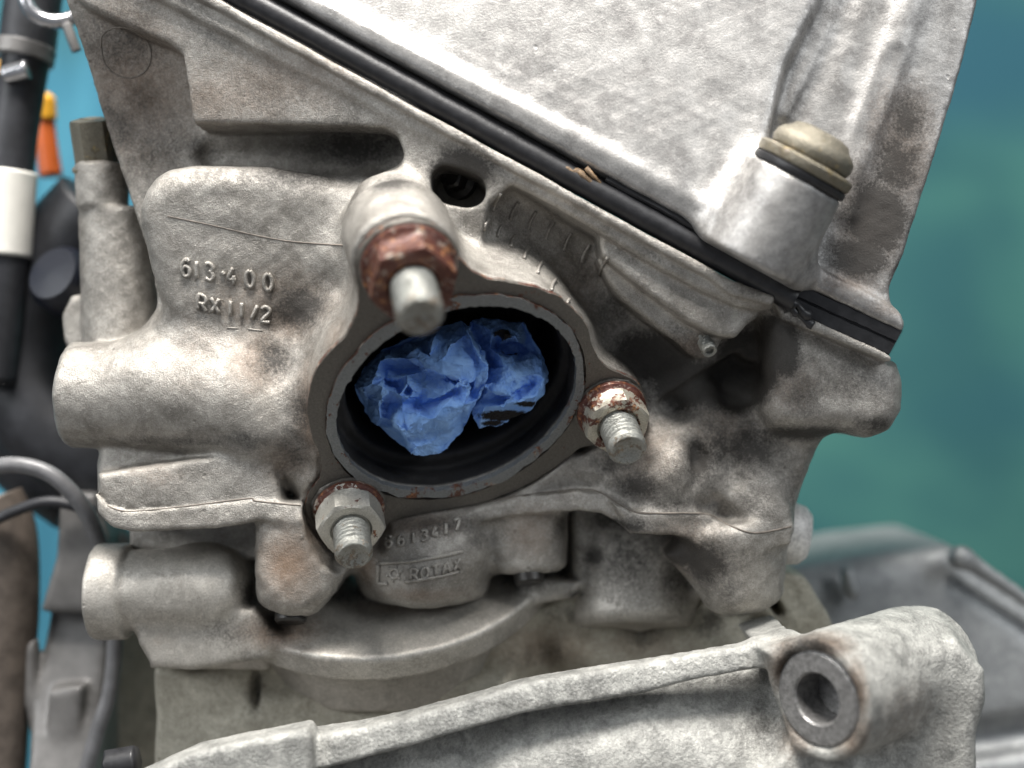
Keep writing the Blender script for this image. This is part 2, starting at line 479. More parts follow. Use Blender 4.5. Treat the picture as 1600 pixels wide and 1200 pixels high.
def paper():
    t = NT('blue_paper_towel')
    n = t.noise(0.35, 3, 0.6); wv = t.voro(0.16, 'DISTANCE_TO_EDGE')
    col = t.mix(t.rng(t.noise(0.03, 4, 0.6), 0.35, 0.65), (0.21, 0.41, 0.85), (0.30, 0.52, 0.93))
    dm = t.math('ADD', t.attr('grime_shade'), t.math('MULTIPLY', t.math('SUBTRACT', t.noise(0.07, 6, 0.75), .5), 1.4))
    col = t.mix(t.math('MULTIPLY', t.rng(dm, 0.45, 0.75), t.rng(t.attr('grime_shade'), .05, .3)), col, (0.02, 0.018, 0.018))
    nb = t.bump(n, 1.5, 0.6); nb = t.bump(wv, 2.0, 0.6, nb)
    m = t.out(col, 0, 0.8, nb, 0.25)
    return m
M_paper = paper()

def add_attr(me, name, vals):
    a = me.attributes.new(name, 'FLOAT', 'POINT'); a.data.foreach_set('value', np.asarray(vals, np.float32))
def stains(V, lst):  # serves real stains and painted shade alike
    """soft blobs on the casting, each centred on the surface point first met at (px, py)"""
    out = np.zeros(len(V)); k = D/(D+V[:, 1])
    px = 800+V[:, 0]*k; py = 600-V[:, 2]*k
    for x, y, rx, ry, s_ in lst:
        m = (px-x)**2+(py-y)**2 < 100
        if not m.any(): c = P(x, y, 60)
        else: c = P(x, y, np.percentile(V[m, 1], 8))
        r = max(rx, ry)*1.5
        g = s_*np.exp(-((V[:, 0]-c[0])/rx)**2-((V[:, 2]-c[2])/ry)**2-((V[:, 1]-c[1])/r)**2)
        out = np.maximum(out, g)
    return out*1.35

# ------------------------------------------------------------------ cylinder head casting
def Lp(x, v=0.0):
    """a photo point on the cover joint line at column x, moved v up-right square to it"""
    y = 20+(x-400)*0.5475
    return (x+0.480*v, y-0.877*v)
PLATE = smooth_path([(555,420),(561,390),(582,363),(615,349),(645,345),(675,353),(700,374),(715,400),(738,424),(770,437),(800,442),(840,450),(875,465),(900,488),(918,515),(930,550),(950,575),(980,588),(1000,603),(1008,630),(1003,664),(975,690),(940,694),(905,700),(875,724),(840,748),(800,768),(750,786),(690,797),(640,806),(607,818),(590,840),(545,850),(505,838),(484,815),(477,788),(486,765),(500,745),(501,715),(488,685),(480,650),(481,615),(494,580),(515,550),(540,525),(553,500),(560,472),(558,445)], 2, True)
PLATE = [tuple(p) for p in PLATE]

H = Field((-850, -190, -420), (800, 370, 720), 4.0)
H.add(slab([(92,-110),(109,0),(160,180),(196,290),(300,290),(320,180),(330,-110)], 84, 200, 2, (0, -.24)), 10)
# left wall, raised rail wall and the web that runs on to the right
H.add(slab([(92,-110),(109,0),(160,180),(200,300),(240,420),(250,520),(420,640),(1000,640),(1230,500),(700,200),(300,-110)], 100, 330, 3), 2)
H.add(slab([(60,-60),(121,0),(200,40),(262,64),(284,82),(292,133),(297,188),(600,200),(622,212),(632,240),(628,262),(600,300),(560,340),(600,430),(740,430),(765,320),(800,287),(700,200),(330,-60)], -4, 260, 4, (-.09, -.13)), 5)
H.add(slab([(880,430),(1180,500),(1240,520),(1230,700),(1200,840),(900,860),(700,860),(640,500)], 262, 362, 10), 10)
# rail under the joint
rail = [Lp(200,-13),Lp(1120,-14),(1185,452),(1212,470),(1208,482),(1185,486),(1150,478),(1090,452),(1033,422),(933,362),(867,322),(800,287),(700,233),(633,200),(533,143),(400,80),(330,42),(200,-25)]
H.add(slab(rail, -22, 240, 9), 9)
H.add(slab([(200,-120)]+[Lp(200,-8),Lp(1150,-8),(1213,464),(1205,478),(1140,460),Lp(1120,-24),Lp(200,-24)], -34, 200, 3), 3)
# round body with the casting numbers
H.add(slab([(215,350),(218,318),(228,294),(244,276),(266,263),(300,257),(420,258),(560,276),(640,360),(560,640),(430,660),(300,570),(250,500),(232,430)], 18, 300, 42, (0.10, -0.16)), 12)
H.add(ball(P(560,300,140), 70, (1, 1, .8)), 30)
# pocket beneath the raised wall
H.cut(rod(P(505,252,20), P(612,244,10), 26, 27, 10), 10)
H.cut(chain([P(330,242,92), P(440,246,92), P(520,242,90), P(600,238,84)], [26, 34, 40, 32]), 14)
# oval window with the black bolt in it
H.cut(slab(smooth_path([(668,268),(672,254),(684,246),(700,246),(730,256),(752,268),(757,285),(750,304),(730,312),(700,308),(680,300),(670,286)], 2, True), -90, 112, 4), 5)
H.cut(chain([P(697,277,90), P(735,290,96)], [34, 28]), 5)
# chain tunnel wall with the fan of ticks
H.add(slab([(690,240),(790,270),(880,310),(960,350),(1000,440),(990,500),(960,640),(700,640),(660,400)], 66, 300, 6, (0.36, -0.05)), 22)
H.add(slab([(940,380),(1040,430),(1200,480),(1240,520),(1220,690),(960,690)], 150, 330, 20), 24)
H.add(rod(P(690,420,170), P(900,640,230), 120, 120, 40), 30)
# exhaust port boss
H.add(flange_slab(PLATE, -9, -190, 10, -3), 16)
top_ear = onflange(636,412); lo_ear = onflange(545,795); ri_ear = onflange(953,640)
H.add(rod(top_ear-FN*8, top_ear-FN*125+np.array([-8,0,0]), 73, 80, 20), 34)
H.add(chain([P(560,400,60), P(620,330,42), P(700,330,50)], [56, 62, 50]), 40)
H.add(rod(lo_ear-FN*8, lo_ear-FN*180, 58, 66, 6), 22)
H.add(rod(ri_ear-FN*8, ri_ear-FN*260, 54, 60, 6), 18)
H.add(chain([P(560,500,110), P(510,600,110), P(520,720,120)], [74, 76, 70]), 50)
H.add(chain([P(620,470,60), P(760,470,60), P(870,530,80)], [60, 70, 60]), 34)
# left boss lying sideways
H.add(rod(P(107,616,110), P(420,625,110), 87, 92, 16), 10)
H.add(chain([P(270,600,110), P(400,620,118), P(520,660,130)], [84, 96, 96]), 60)
H.add(chain([P(290,560,120), P(420,660,110)], [72, 92]), 40)
# stud column behind on the left
H.add(rod(P(186,330,200), P(192,560,190), 66, 66, 8), 5)
H.add(rod(P(160,256,175), P(160,330,175), 46, 42, 9), 8)
H.add(slab([(95,492),(108,462),(130,457),(160,457),(170,560),(110,560),(97,530)], 190, 290, 10), 6)
# lower left step and its parting flange
H.add(slab([(146,690),(400,670),(440,800),(200,806),(165,796),(149,770),(143,730)], 62, 300, 26, (0.05, 0.35)), 10)
H.add(slab([(150,740),(300,716),(420,700),(440,790),(200,800),(165,790),(152,770)], 36, 300, 12), 10)
H.add(slab([(147,770),(165,790),(200,798),(300,790),(400,780),(520,790),(520,815),(400,814),(385,818),(330,826),(205,832),(172,824),(152,802)], 32, 260, 5), 2)
H.add(slab([(396,790),(480,790),(560,850),(520,930),(480,958),(440,956),(412,935),(400,900)], 44, 270, 24, (0, 0.05)), 8)
H.add(rod(P(480,800,110), P(448,955,100), 76, 52, 26), 26)
H.add(slab([(200,800),(420,800),(420,880),(200,860)], 150, 300, 8), 8)
# cylindrical wall with the maker's mark
H.add(rod(P(665,760,215), P(662,936,205), 130, 112, 26), 14)
H.add(chain([P(600,860,150), P(660,885,136), P(710,860,150)], [52, 56, 54]), 40)
H.add(rod(P(818,740,195), P(826,893,185), 76, 66, 16), 22)
H.add(rod(P(760,740,200), P(770,840,205), 60, 50, 16), 26)
H.add(slab([(600,740),(930,700),(1000,760),(960,800),(860,800),(700,830),(600,830)], 118, 290, 22, (0.05, -0.25)), 22)
# parting flange of the head, running right
H.add(slab([(690,800),(800,778),(905,766),(940,772),(962,786),(985,800),(985,832),(965,815),(940,802),(905,797),(800,808),(700,828)], 98, 260, 4, (-.14, 0)), 4)
H.add(slab([(955,784),(985,800),(1010,803),(1080,803),(1110,806),(1140,822),(1180,834),(1240,824),(1238,852),(1180,862),(1090,850),(1060,838),(1010,835),(985,832)], 60, 260, 5, (.02, 0)), 4)
# lower right mass
H.add(slab([(940,690),(1010,680),(1150,640),(1290,650),(1278,700),(1254,770),(1238,826),(1150,822),(1080,828),(1030,820),(980,790),(930,775),(900,740)], 92, 300, 36, (-.08, -0.12)), 26)
H.add(ball(P(1040,740,120), 82, (1, .9, .85)), 40)
H.add(chain([P(960,640,150), P(1010,690,130), P(1060,730,100)], [50, 52, 44]), 40)
H.add(chain([P(1060,560,185), P(1096,640,120), P(1100,684,104)], [24, 27, 24]), 30)
H.add(chain([P(1112,700,110), P(1130,760,92), P(1180,800,84)], [12, 14, 22]), 24)
H.add(chain([P(1200,690,110), P(1180,740,96), P(1200,800,90)], [26, 30, 34]), 30)
H.cut(ball(P(1093,715,50), 26, (.55, 1.3, 1.1)), 22)
H.cut(ball(P(1150,735,30), 26, (.6, 1.2, 1.4)), 22)
H.cut(ball(P(985,725,28), 24, (1.3, 1.2, .7)), 26)
# right boss pointing right
H.add(slab([(1205,476),(1250,493),(1330,529),(1388,555),(1412,566),(1423,600),(1420,640),(1400,674),(1368,686),(1330,678),(1260,680),(1212,668),(1196,640),(1206,590),(1200,540),(1196,500)], 14, 280, 44, (0.04, 0.02)), 30)
H.add(slab([(1206,469),(1240,485),(1384,550),(1396,558),(1392,566),(1374,560),(1300,529),(1225,500)], -8, 230, 4), 3)
H.add(chain([P(980,560,210), P(1040,600,200), P(1120,650,190), P(1180,620,190)], [60, 66, 64, 60]), 40)
# ledges below the rail
H.add(slab([(935,362),(1033,420),(1195,478),(1183,498),(1168,507),(1150,527),(1128,527),(1110,521),(1070,500),(1020,463),(970,425),(940,400)], -6, 260, 8), 4)
H.add(slab([(930,400),(1000,440),(1120,515),(1128,532),(1118,552),(1096,560),(1076,553),(1052,530),(1010,500),(965,462),(950,440)], 26, 280, 9), 4)
H.add(slab([(1100,430),(1180,470),(1240,480),(1330,530),(1330,600),(1160,560)], 96, 300, 10), 10)
H.add(rod(P(1135,815,128), P(1156,955,118), 96, 50, 24), 12)
H.add(rod(P(1182,815,128), P(1186,940,128), 48, 40, 20), 26)
H.add(slab([(1060,850),(1100,836),(1238,830),(1226,870),(1212,920),(1196,950),(1150,962),(1110,944),(1070,900),(1040,868)], 90, 240, 26), 14)
# the port itself
bore = oblique_ellipse(713, 620, 197, 136, math.radians(22.6))
H.cut(slab(smooth_path([(668,268),(672,254),(684,246),(700,246),(730,256),(752,268),(757,285),(750,304),(730,312),(700,308),(680,300),(670,286)], 2, True), -90, 116, 4), 4)
H.cut(chain([P(470,242,70), P(540,240,76), P(604,238,80)], [22, 32, 26]), 14)
H.cut(flange_slab(PLATE, 260, -8.6, 1, 5), 4)
H.cut(flange_slab(bore, 80, -60, 4), 3)
bore_in = oblique_ellipse(716, 616, 180, 120, math.radians(22.6))
H.cut(flange_slab(bore_in, 0, -215, 20), 10)
H.lumps(1.5, 4)
head_me, HV, HF = H.mesh('casting'); del H
add_attr(head_me, 'grime_shade', stains(HV, [  # real dirt, plus shade painted into the pocket, crevices and right cavity
    (200,60,90,60,.55),(180,200,60,60,.6),(300,230,80,30,.5),(880,480,30,40,.3),(1000,620,50,50,.8),(1120,700,50,60,.7),(1050,790,60,20,.6),(1180,780,40,40,.4),(700,700,20,10,.3),(1330,590,60,50,.45),(1260,620,40,40,.5),
    (470,480,60,46,.9),(430,560,40,40,.75),(470,640,30,50,.7),(462,700,36,60,.55),(520,850,30,26,.5),(560,230,100,40,.8),(610,280,40,30,.9),(460,270,90,30,.75),(330,270,50,18,.4),
    (240,250,90,110,.45),(220,160,60,60,.4),(400,150,120,50,.3),(330,60,50,30,.3),
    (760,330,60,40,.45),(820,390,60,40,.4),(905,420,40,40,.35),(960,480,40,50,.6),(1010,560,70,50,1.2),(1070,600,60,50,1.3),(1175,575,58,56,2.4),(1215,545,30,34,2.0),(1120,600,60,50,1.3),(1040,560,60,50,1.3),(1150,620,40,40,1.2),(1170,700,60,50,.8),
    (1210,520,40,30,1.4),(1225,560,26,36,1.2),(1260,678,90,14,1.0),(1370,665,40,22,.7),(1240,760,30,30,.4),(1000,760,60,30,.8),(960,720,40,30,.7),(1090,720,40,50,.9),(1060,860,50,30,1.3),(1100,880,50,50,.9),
    (1140,920,30,30,.5),(980,820,60,14,.8),(1110,800,90,20,.5),(760,840,40,30,.4),(880,820,26,30,.6),(700,820,90,20,.6),(540,920,40,30,.7),(1180,450,50,14,.5),(1060,480,60,16,.2),(1000,400,50,20,.3),
    (1300,560,60,50,.35),(260,690,130,10,.5),(380,690,40,20,.6),(600,220,26,20,.7),(720,270,50,36,1.4),(660,420,30,20,.4),(900,560,30,60,.5),(840,500,60,20,.3)]))
add_attr(head_me, 'brown', stains(HV, [
    (210,130,110,140,.62),(420,130,170,60,.4),(430,470,130,60,.42),(300,600,60,30,.2),(900,440,60,60,.3),(1230,600,60,50,.4),(1000,700,80,60,.4),
    (450,880,50,60,.85),(490,830,30,40,.6),(400,560,50,60,.55),(480,650,26,90,.7),(450,720,50,40,.5),(570,880,20,50,.7),(660,930,80,14,.5),(830,830,50,50,.5),(350,150,160,50,.45),(700,180,100,40,.3),
    (1060,860,80,60,.5),(1000,720,60,60,.4),(300,540,60,60,.25),(240,740,60,30,.3),(1130,660,60,60,.4),(520,520,30,40,.4),(450,500,50,40,.6),(1080,540,30,20,.6),(660,820,80,20,.5)]))
q = HV-FO
U_ = q@FX; Z_ = q@FZ; N_ = q@FN
bc = f2(onflange(713, 620))
th = math.radians(22.6)
uu = (U_-bc[0])*math.cos(th)+(Z_-bc[1])*math.sin(th); vv = -(U_-bc[0])*math.sin(th)+(Z_-bc[1])*math.cos(th)
rr_ = np.sqrt((uu/216)**2+(vv/178)**2)
add_attr(head_me, 'soot', np.clip((1.10-rr_)*9, 0, 1)*np.clip((-N_-10)/6, 0, 1))
head = thing('engine_top_casting', 'cast aluminium cylinder head with oval exhaust port and raised casting numbers', 'cylinder head')
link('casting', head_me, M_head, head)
bvh = BVHTree.FromPolygons([tuple(v) for v in HV], [tuple(int(i) for i in f) for f in HF])
EYE = Vector((0, -D, 0))
def on_head(px, py, lift=0.0):
    ray = (Vector((px-800, D, 600-py))).normalized()
    h = bvh.ray_cast(EYE, ray)
    if h[0] is None: return P(px, py, 60)
    return np.array(h[0])+np.array(h[1])*lift*(1 if h[1].dot(ray) < 0 else -1)

# ---- raised marks cast into the surface: strokes laid on the metal
GL = {'6': [[(.85,.9),(.5,1),(.15,.75),(.05,.35),(.3,0),(.75,.05),(.92,.3),(.72,.55),(.3,.55),(.08,.35)]],
 '1': [[(.5,1),(.5,0)]], '3': [[(.1,.92),(.5,1),(.88,.8),(.75,.58),(.45,.52),(.8,.46),(.92,.2),(.6,0),(.1,.08)]],
 '4': [[(.62,1),(.08,.32),(.95,.32)],[(.68,.55),(.68,0)]], '0': [[(.5,1),(.12,.78),(.08,.3),(.5,0),(.9,.25),(.9,.75),(.5,1)]],
 '.': [[(.3,.62),(.62,.5)]], 'R': [[(.1,0),(.1,1),(.7,.98),(.9,.75),(.7,.5),(.15,.48)],[(.5,.48),(.92,0)]],
 'X': [[(.08,1),(.92,0)],[(.9,1),(.1,0)]], '/': [[(.8,1),(.2,0)]], '2': [[(.1,.8),(.4,1),(.8,.92),(.85,.65),(.1,.02),(.92,0)]],
 '5': [[(.88,1),(.2,1),(.15,.58),(.6,.6),(.9,.35),(.7,.04),(.1,.04)]], '7': [[(.08,1),(.92,1),(.4,0)]],
 'O': [[(.5,1),(.1,.8),(.1,.2),(.5,0),(.9,.2),(.9,.8),(.5,1)]], 'T': [[(.05,1),(.95,1)],[(.5,1),(.5,0)]],
 'A': [[(.05,0),(.5,1),(.95,0)],[(.25,.38),(.75,.38)]]}
def lettering(name, text, x0, y0, ux, uy, w, h, adv, r, fn=on_head, bend=0.0, lean=0.0):
    """x0,y0 = foot of the first glyph; (ux,uy) = direction of the line in the photo"""
    paths = []
    x = 0.0
    for i, ch in enumerate(text):
        for st in GL[ch]:
            pp = []
            for a, b in smooth_path([(q[0], q[1]) for q in st], 4):
                lx = x+a*w; ly = b*h
                px = x0+ux*lx+lean*ly; py = y0+uy*lx-ly+bend*lx*lx
                pp.append(fn(px, py, r*0.45))
            paths.append(pp)
        x += adv[i] if isinstance(adv, list) else adv
    me = tube_mesh(paths, r, 6, name)
    return link(name, me, M_head, head)
lettering('casting_number', '613.400', 284, 430, .985, .175, 14, 26, [17,20,22,14,28,29,20], 3.7)
lettering('casting_number', 'RX11/2', 308, 484, .985, .17, 16, 23, [21,24,18,20,18,20], 3.5)
lettering('casting_number', '6613417', 603, 855, .99, -.10, 10, 16, [19,19,18,17,17,17,16], 2.9, bend=-.0012)
lettering('maker_name', 'ROTAX', 641, 906, .985, -.13, 12, 16, 17, 2.8, bend=-.0011)
def strip(pts, r, name, per=5, lift=0.5, mat=None):
    return link(name, tube_mesh([[on_head(p[0], p[1], r*lift) for p in smooth_path(l, per)] for l in pts], r, 6, name), mat or M_head, head)
strip([[(592,880),(640,877),(690,869),(724,861)], [(592,912),(606,911)], [(633,909),(680,902),(718,893)], [(591,881),(591,912)]], 3.4, 'name_frame')
em = [[(616+7*math.cos(a), 896-7*math.sin(a)) for a in np.linspace(0, 6.28, 9)]]
for k in range(6):
    a = k*math.pi/3+.3; em.append([(616+9*math.cos(a), 896-9*math.sin(a)), (616+13*math.cos(a), 896-13*math.sin(a))])
strip(em, 2.6, 'maker_emblem', 2)
strip([[(262,338),(330,352),(400,368),(460,378),(545,384)]], 1.6, 'parting_line', 5, -.45, M_dirt)
strip([[(158,75),(160,55),(178,44),(205,46),(228,62),(236,85),(228,110),(205,122),(180,116),(163,98),(158,75)]], 1.8, 'sand_mark', 4, -.5, M_dirt)
ticks = []
for i in range(7):
    x = 768+i*28; y = 312+i*13+i*i*.6
    ticks.append([(x+14,y-10),(x+6,y+3),(x+1,y+18)])
for i in range(8):
    x = 756+i*21; y = 350+i*9+i*i*2.0
    ticks.append([(x+7,y-8),(x+2,y),(x,y+10)])
for i, tk in enumerate(ticks):
    strip([tk], 2.8, 'cast_tick', 3, .35)
strip([[(700,798),(800,777),(905,765),(938,770),(960,784),(985,798),(1010,802),(1078,802),(1110,805),(1140,821),(1180,833),(1236,823)]], 1.9, 'parting_line', 5, -.2, M_dirt)
strip([[(168,790),(200,799),(290,791),(388,779),(400,783),(470,790)]], 1.6, 'parting_line', 5, -.3, M_dirt)
strip([[(355,512),(372,513)], [(388,514),(410,517)]], 1.5, 'cast_dash', 3, -.2)

# ------------------------------------------------------------------ exhaust flange plate and gasket ring
def flange_mesh(name, outer, inner, lift0, lift1, wob=0.0, seed=0, seg=3):
    """ring-like plate between two outlines in the flange plane"""
    rs = np.random.RandomState(seed); n = len(outer)
    V = []; Fc = []
    rings = [(1.0, lift1), (1.0, lift0-2.0), (.985, lift0)] + [(1-.985*(k/seg)*1.0 if False else .985-(.985)*(k/seg), lift0) for k in range(1, seg)] + [(0.015, lift0), (0, lift0-2.0), (0, lift1)]
    nz = rs.randn(n)*wob; nz = (nz+np.roll(nz, 1)+np.roll(nz, -1))/2
    for tt, lf in rings:
        for i in range(n):
            o = onflange(*outer[i]); q = onflange(*inner[i])
            d = unit(o-q)
            V.append(o*tt+q*(1-tt)+FN*lf+d*nz[i]*(tt > .9)+d*nz[(i*7) % n]*(tt < .1)*.6)
    m = len(rings)
    for j in range(m):
        for i in range(n):
            a, b = j*n+i, j*n+(i+1) % n; c, d2 = ((j+1) % m)*n+(i+1) % n, ((j+1) % m)*n+i
            Fc.append((a, d2, c, b))
    me = to_mesh(name, V, Fc); me.set_sharp_from_angle(angle=math.radians(50))
    return me
cx, cy = 712, 620
def by_angle(outer, a, b):
    res = []
    for x, y in outer:
        # match each outline point to the oval in the same direction
        dx, dy = x-cx, -(y-cy); c, s_ = math.cos(th), math.sin(th)
        u, v = dx*c+dy*s_, -dx*s_+dy*c
        k = 1/math.sqrt((u/a)**2+(v/b)**2)
        res.append((cx+dx*k, cy-dy*k))
    return res
dense = [tuple(p) for p in smooth_path(PLATE, 3, True)]
pl = flange_mesh('plate', dense, by_angle(dense, 211, 150), 0, -8, 1.0, 5, 5)
pv = np.empty(len(pl.vertices)*3, np.float32); pl.vertices.foreach_get('co', pv); pv = pv.reshape(-1, 3)
n_ = len(dense); rv = np.zeros(len(pv)); rv[:n_*2] = .22
add_attr(pl, 'rust', rv)
plate = tag(link('exhaust_flange_plate', pl, M_plate), 'dark three-eared flange plate with rusty edge around the exhaust port', 'flange plate')
ell = [tuple(p) for p in oblique_ellipse(711, 618, 209, 149, th, 160)]
elli = [tuple(p) for p in oblique_ellipse(713, 620, 194.5, 133.5, th, 160)]
rg = flange_mesh('ring', ell, elli, 5, -6, 1.6, 9, 4)
rv = np.zeros(len(rg.vertices)); rv[:160*2] = .25; add_attr(rg, 'rust', rv)
tag(link('gasket_ring', rg, M_ring), 'oval grey metal gasket ring seated around the mouth of the port', 'gasket')

# ------------------------------------------------------------------ studs with flange nuts
def stud_mesh(r, L, seed, pitch=9.0, thread_to=0.88):
    n = 34; seg = 28; rnd = random.Random(seed)
    prof = []
    V = []; Fc = []
    rows = int(L/1.25)
    for j in range(rows+1):
        z = L*j/rows
        for k in range(seg):
            a = 2*math.pi*k/seg
            ph = (z/pitch-a/(2*math.pi)) % 1.0
            tri = abs(ph-.5)*2
            dep = 4.6*(1-tri) * (1 if z < L*thread_to else max(0, 1-(z-L*thread_to)/(pitch*.8)))
            q = r-dep
            if z > L*.94: q -= (z-L*.94)*.8
            q += rnd.uniform(-.35, .35)
            V.append((q*math.cos(a)*S, q*math.sin(a)*S, z*S))
    for j in range(rows):
        for k in range(seg):
            a, b = j*seg+k, j*seg+(k+1) % seg; Fc.append((a, b, b+seg, a+seg))
    base = len(V)
    q = r-L*.06*.8
    for rad, dz in ((q-2, 0), (q-4.5, -1.0), (q*.5, -6.5), (0.4, -7.5)):
        for k in range(seg):
            a = 2*math.pi*k/seg; V.append((rad*math.cos(a)*S, rad*math.sin(a)*S, (L+dz)*S))
    for m in range(4):
        lo = (rows*seg) if m == 0 else base+(m-1)*seg
        for k in range(seg):
            a, b = lo+k, lo+(k+1) % seg; c, d_ = base+m*seg+(k+1) % seg, base+m*seg+k
            Fc.append((a, b, c, d_))
    me = bpy.data.meshes.new('stud'); me.from_pydata(V, [], Fc)
    for p in me.polygons: p.use_smooth = True
    me.update(); me.set_sharp_from_angle(angle=math.radians(55))
    return me
def make_stud(px, py, label, nutmat, fr, hr, nh, sr, L, spin, seed, washer=0.0, big_round=0.0):
    root = thing('exhaust_stud', label, 'stud', 'studs and flange nuts around the exhaust port')
    root.matrix_world = frame_mat(onflange(px, py), FN, spin)
    root['label'] = label
    z0 = 0
    if washer:
        wm = lathe_mesh('lock_washer', [(fr*1.0, -2), (fr*1.05, 2), (fr*1.03, washer-2), (fr*.98, washer)], 40, None, 1.2, seed)
        add_attr(wm, 'rust', np.full(len(wm.vertices), .05))
        link('lock_washer', wm, M_plate, root); z0 = washer
    hb = big_round
    prof = [(fr*.99, z0), (fr, z0+3), (fr*.985, z0+7), (fr*.93, z0+10), (('h', hr*1.02, hb+.35)), ]
    prof = [(fr*.985, z0), (fr, z0+3), (fr*.985, z0+8), (fr*.90, z0+12), (('h', hr, min(1, hb+.45)), z0+16), (('h', hr, hb), z0+22), (('h', hr, hb), z0+nh-8), (('h', hr*.975, min(1, hb+.4)), z0+nh-3), (hr*.84, z0+nh), (sr*1.12, z0+nh-.5), (sr*1.0, z0+nh-4)]
    nm = lathe_mesh('flange_nut', prof, 72, None, .35, seed, 32)
    rv = np.zeros(len(nm.vertices)); rv[:72*4] = .30; add_attr(nm, 'rust', rv)
    link('flange_nut', nm, nutmat, root)
    st = stud_mesh(sr, L-10, seed)
    so = link('threaded_end', st, M_stud, root); so.location = (0, 0, 10*S)
    zz = np.array([v.co.z for v in st.vertices])/S
    add_attr(st, 'rust', np.where(zz > L-10-(L-10)*.1, .14, 0))
    return root
make_stud(638, 412, 'top exhaust stud in a large heavily rusted brown nut', M_rust_nut, 71, 64, 60, 34, 158, .35, 3, 14, .0)
make_stud(545, 792, 'lower left exhaust stud in a pale zinc nut above the cast boss', M_clean_nut, 58, 55, 56, 30, 124, 1.05, 8, 6, .0)
make_stud(954, 639, 'right exhaust stud in a half rusted nut beside the port', M_mid_nut, 57, 53, 50, 31, 116, .42, 13, 4, .05)

# ------------------------------------------------------------------ crumpled blue paper towel in the port
def paper_wad(name, label, pts, creases, depth0, seed, stain=None):
    """pts = (px, py, height towards the viewer); creases = index chains kept as folds"""
    mx = sum(p[0] for p in pts)/len(pts); my = sum(p[1] for p in pts)/len(pts)
    pts = [(mx+(x-mx)*1.05, my+(y-my)*1.05, h) for x, y, h in pts]
    P2 = [Vector((x, y)) for x, y, _ in pts]
    edges = []
    for ch in creases:
        for a, b in zip(ch[:-1], ch[1:]): edges.append((a, b))
    r = delaunay_2d_cdt(P2, edges, [], 0, 1e-4)
    v2, tris, orig = r[0], r[2], r[3]
    bm = bmesh.new(); vs = []
    for i, v in enumerate(v2):
        if orig[i]: h = pts[orig[i][0]][2]
        else: h = min(pts, key=lambda p: (p[0]-v.x)**2+(p[1]-v.y)**2)[2]
        q = P(v.x, v.y, depth0-h*1.35); vs.append(bm.verts.new(q))
    for t in tris:
        try: bm.faces.new([vs[i] for i in t])
        except ValueError: pass
    bmesh.ops.recalc_face_normals(bm, faces=bm.faces)
    # skirt going back so the wad is a closed crumpled lump
    ce = np.mean([np.array(v.co) for v in vs], 0)
    be = [e for e in bm.edges if len(e.link_faces) == 1]
    ex = bmesh.ops.extrude_edge_only(bm, edges=be)
    nv = [g for g in ex['geom'] if isinstance(g, bmesh.types.BMVert)]
    for v in nv:
        v.co.y += 55; v.co.x = ce[0]+(v.co.x-ce[0])*.86; v.co.z = ce[2]+(v.co.z-ce[2])*.86
    be = [e for e in bm.edges if len(e.link_faces) == 1]
    bmesh.ops.edgeloop_fill(bm, edges=be)
    bmesh.ops.triangulate(bm, faces=bm.faces)
    for it in range(4):
        bmesh.ops.subdivide_edges(bm, edges=bm.edges, cuts=1, use_grid_fill=True)
        rs = random.Random(seed+it); amp = (1.3, 1.0, .5, .2)[it]
        for v in bm.verts:
            v.co += Vector((rs.uniform(-amp, amp), rs.uniform(-amp, amp)*1.3, rs.uniform(-amp, amp)))
        if it == 1:
            bmesh.ops.smooth_vert(bm, verts=bm.verts, factor=.12, use_axis_x=True, use_axis_y=True, use_axis_z=True)
        bmesh.ops.triangulate(bm, faces=bm.faces)
    bmesh.ops.smooth_vert(bm, verts=bm.verts, factor=.2, use_axis_x=True, use_axis_y=True, use_axis_z=True)
    bmesh.ops.recalc_face_normals(bm, faces=bm.faces); bm.normal_update()
    co = np.array([v.co[:] for v in bm.verts]); no = np.array([v.normal[:] for v in bm.verts])
    rs = np.random.RandomState(seed)
    for npts, amp in ((110, 6.5), (420, 6.0), (1500, 3.6)):
        lo, hi = co.min(0)-10, co.max(0)+10; hi[1] = lo[1]+(hi[1]-lo[1])*.9
        sp = lo+rs.rand(npts, 3)*(hi-lo); fl = rs.rand(npts)*2-1; gd = rs.randn(npts, 3)
        d2 = ((co[:, None, :]-sp[None])**2).sum(2); j = d2.argmin(1)
        # every cell is a flat facet with a tilt of its own, meeting its neighbours in a crease
        sc_ = (np.prod(hi-lo)/npts)**(1/3)
        dd = np.sort(d2, 1)[:, :2]; e = np.sqrt(dd[:, 1])-np.sqrt(dd[:, 0])
        h = amp*(np.minimum(e/sc_, .8)*1.1-.4)*(.55+.45*fl[j])
        co += no*h[:, None]
    for v, c_ in zip(bm.verts, co): v.co = Vector(c_)
    bmesh.ops.smooth_vert(bm, verts=bm.verts, factor=.15, use_axis_x=True, use_axis_y=True, use_axis_z=True)
    me = bpy.data.meshes.new(name); 
    Vv = np.array([v.co[:] for v in bm.verts])
    for v in bm.verts: v.co *= S
    bm.to_mesh(me); bm.free()
    for p in me.polygons: p.use_smooth = True
    me.set_sharp_from_angle(angle=math.radians(75))
    if stain: add_attr(me, 'grime_shade', stains(Vv, stain))
    o = link(name, me, M_paper)
    return tag(o, label, 'paper towel', 'blue paper towel stuffed in the port')
def z(x, y): return (550+x/5.0, 480+y/5.0)    # tracing grid of the port close-up
A = []
def a(x, y, h): A.append((*z(x, y), h)); return len(A)-1
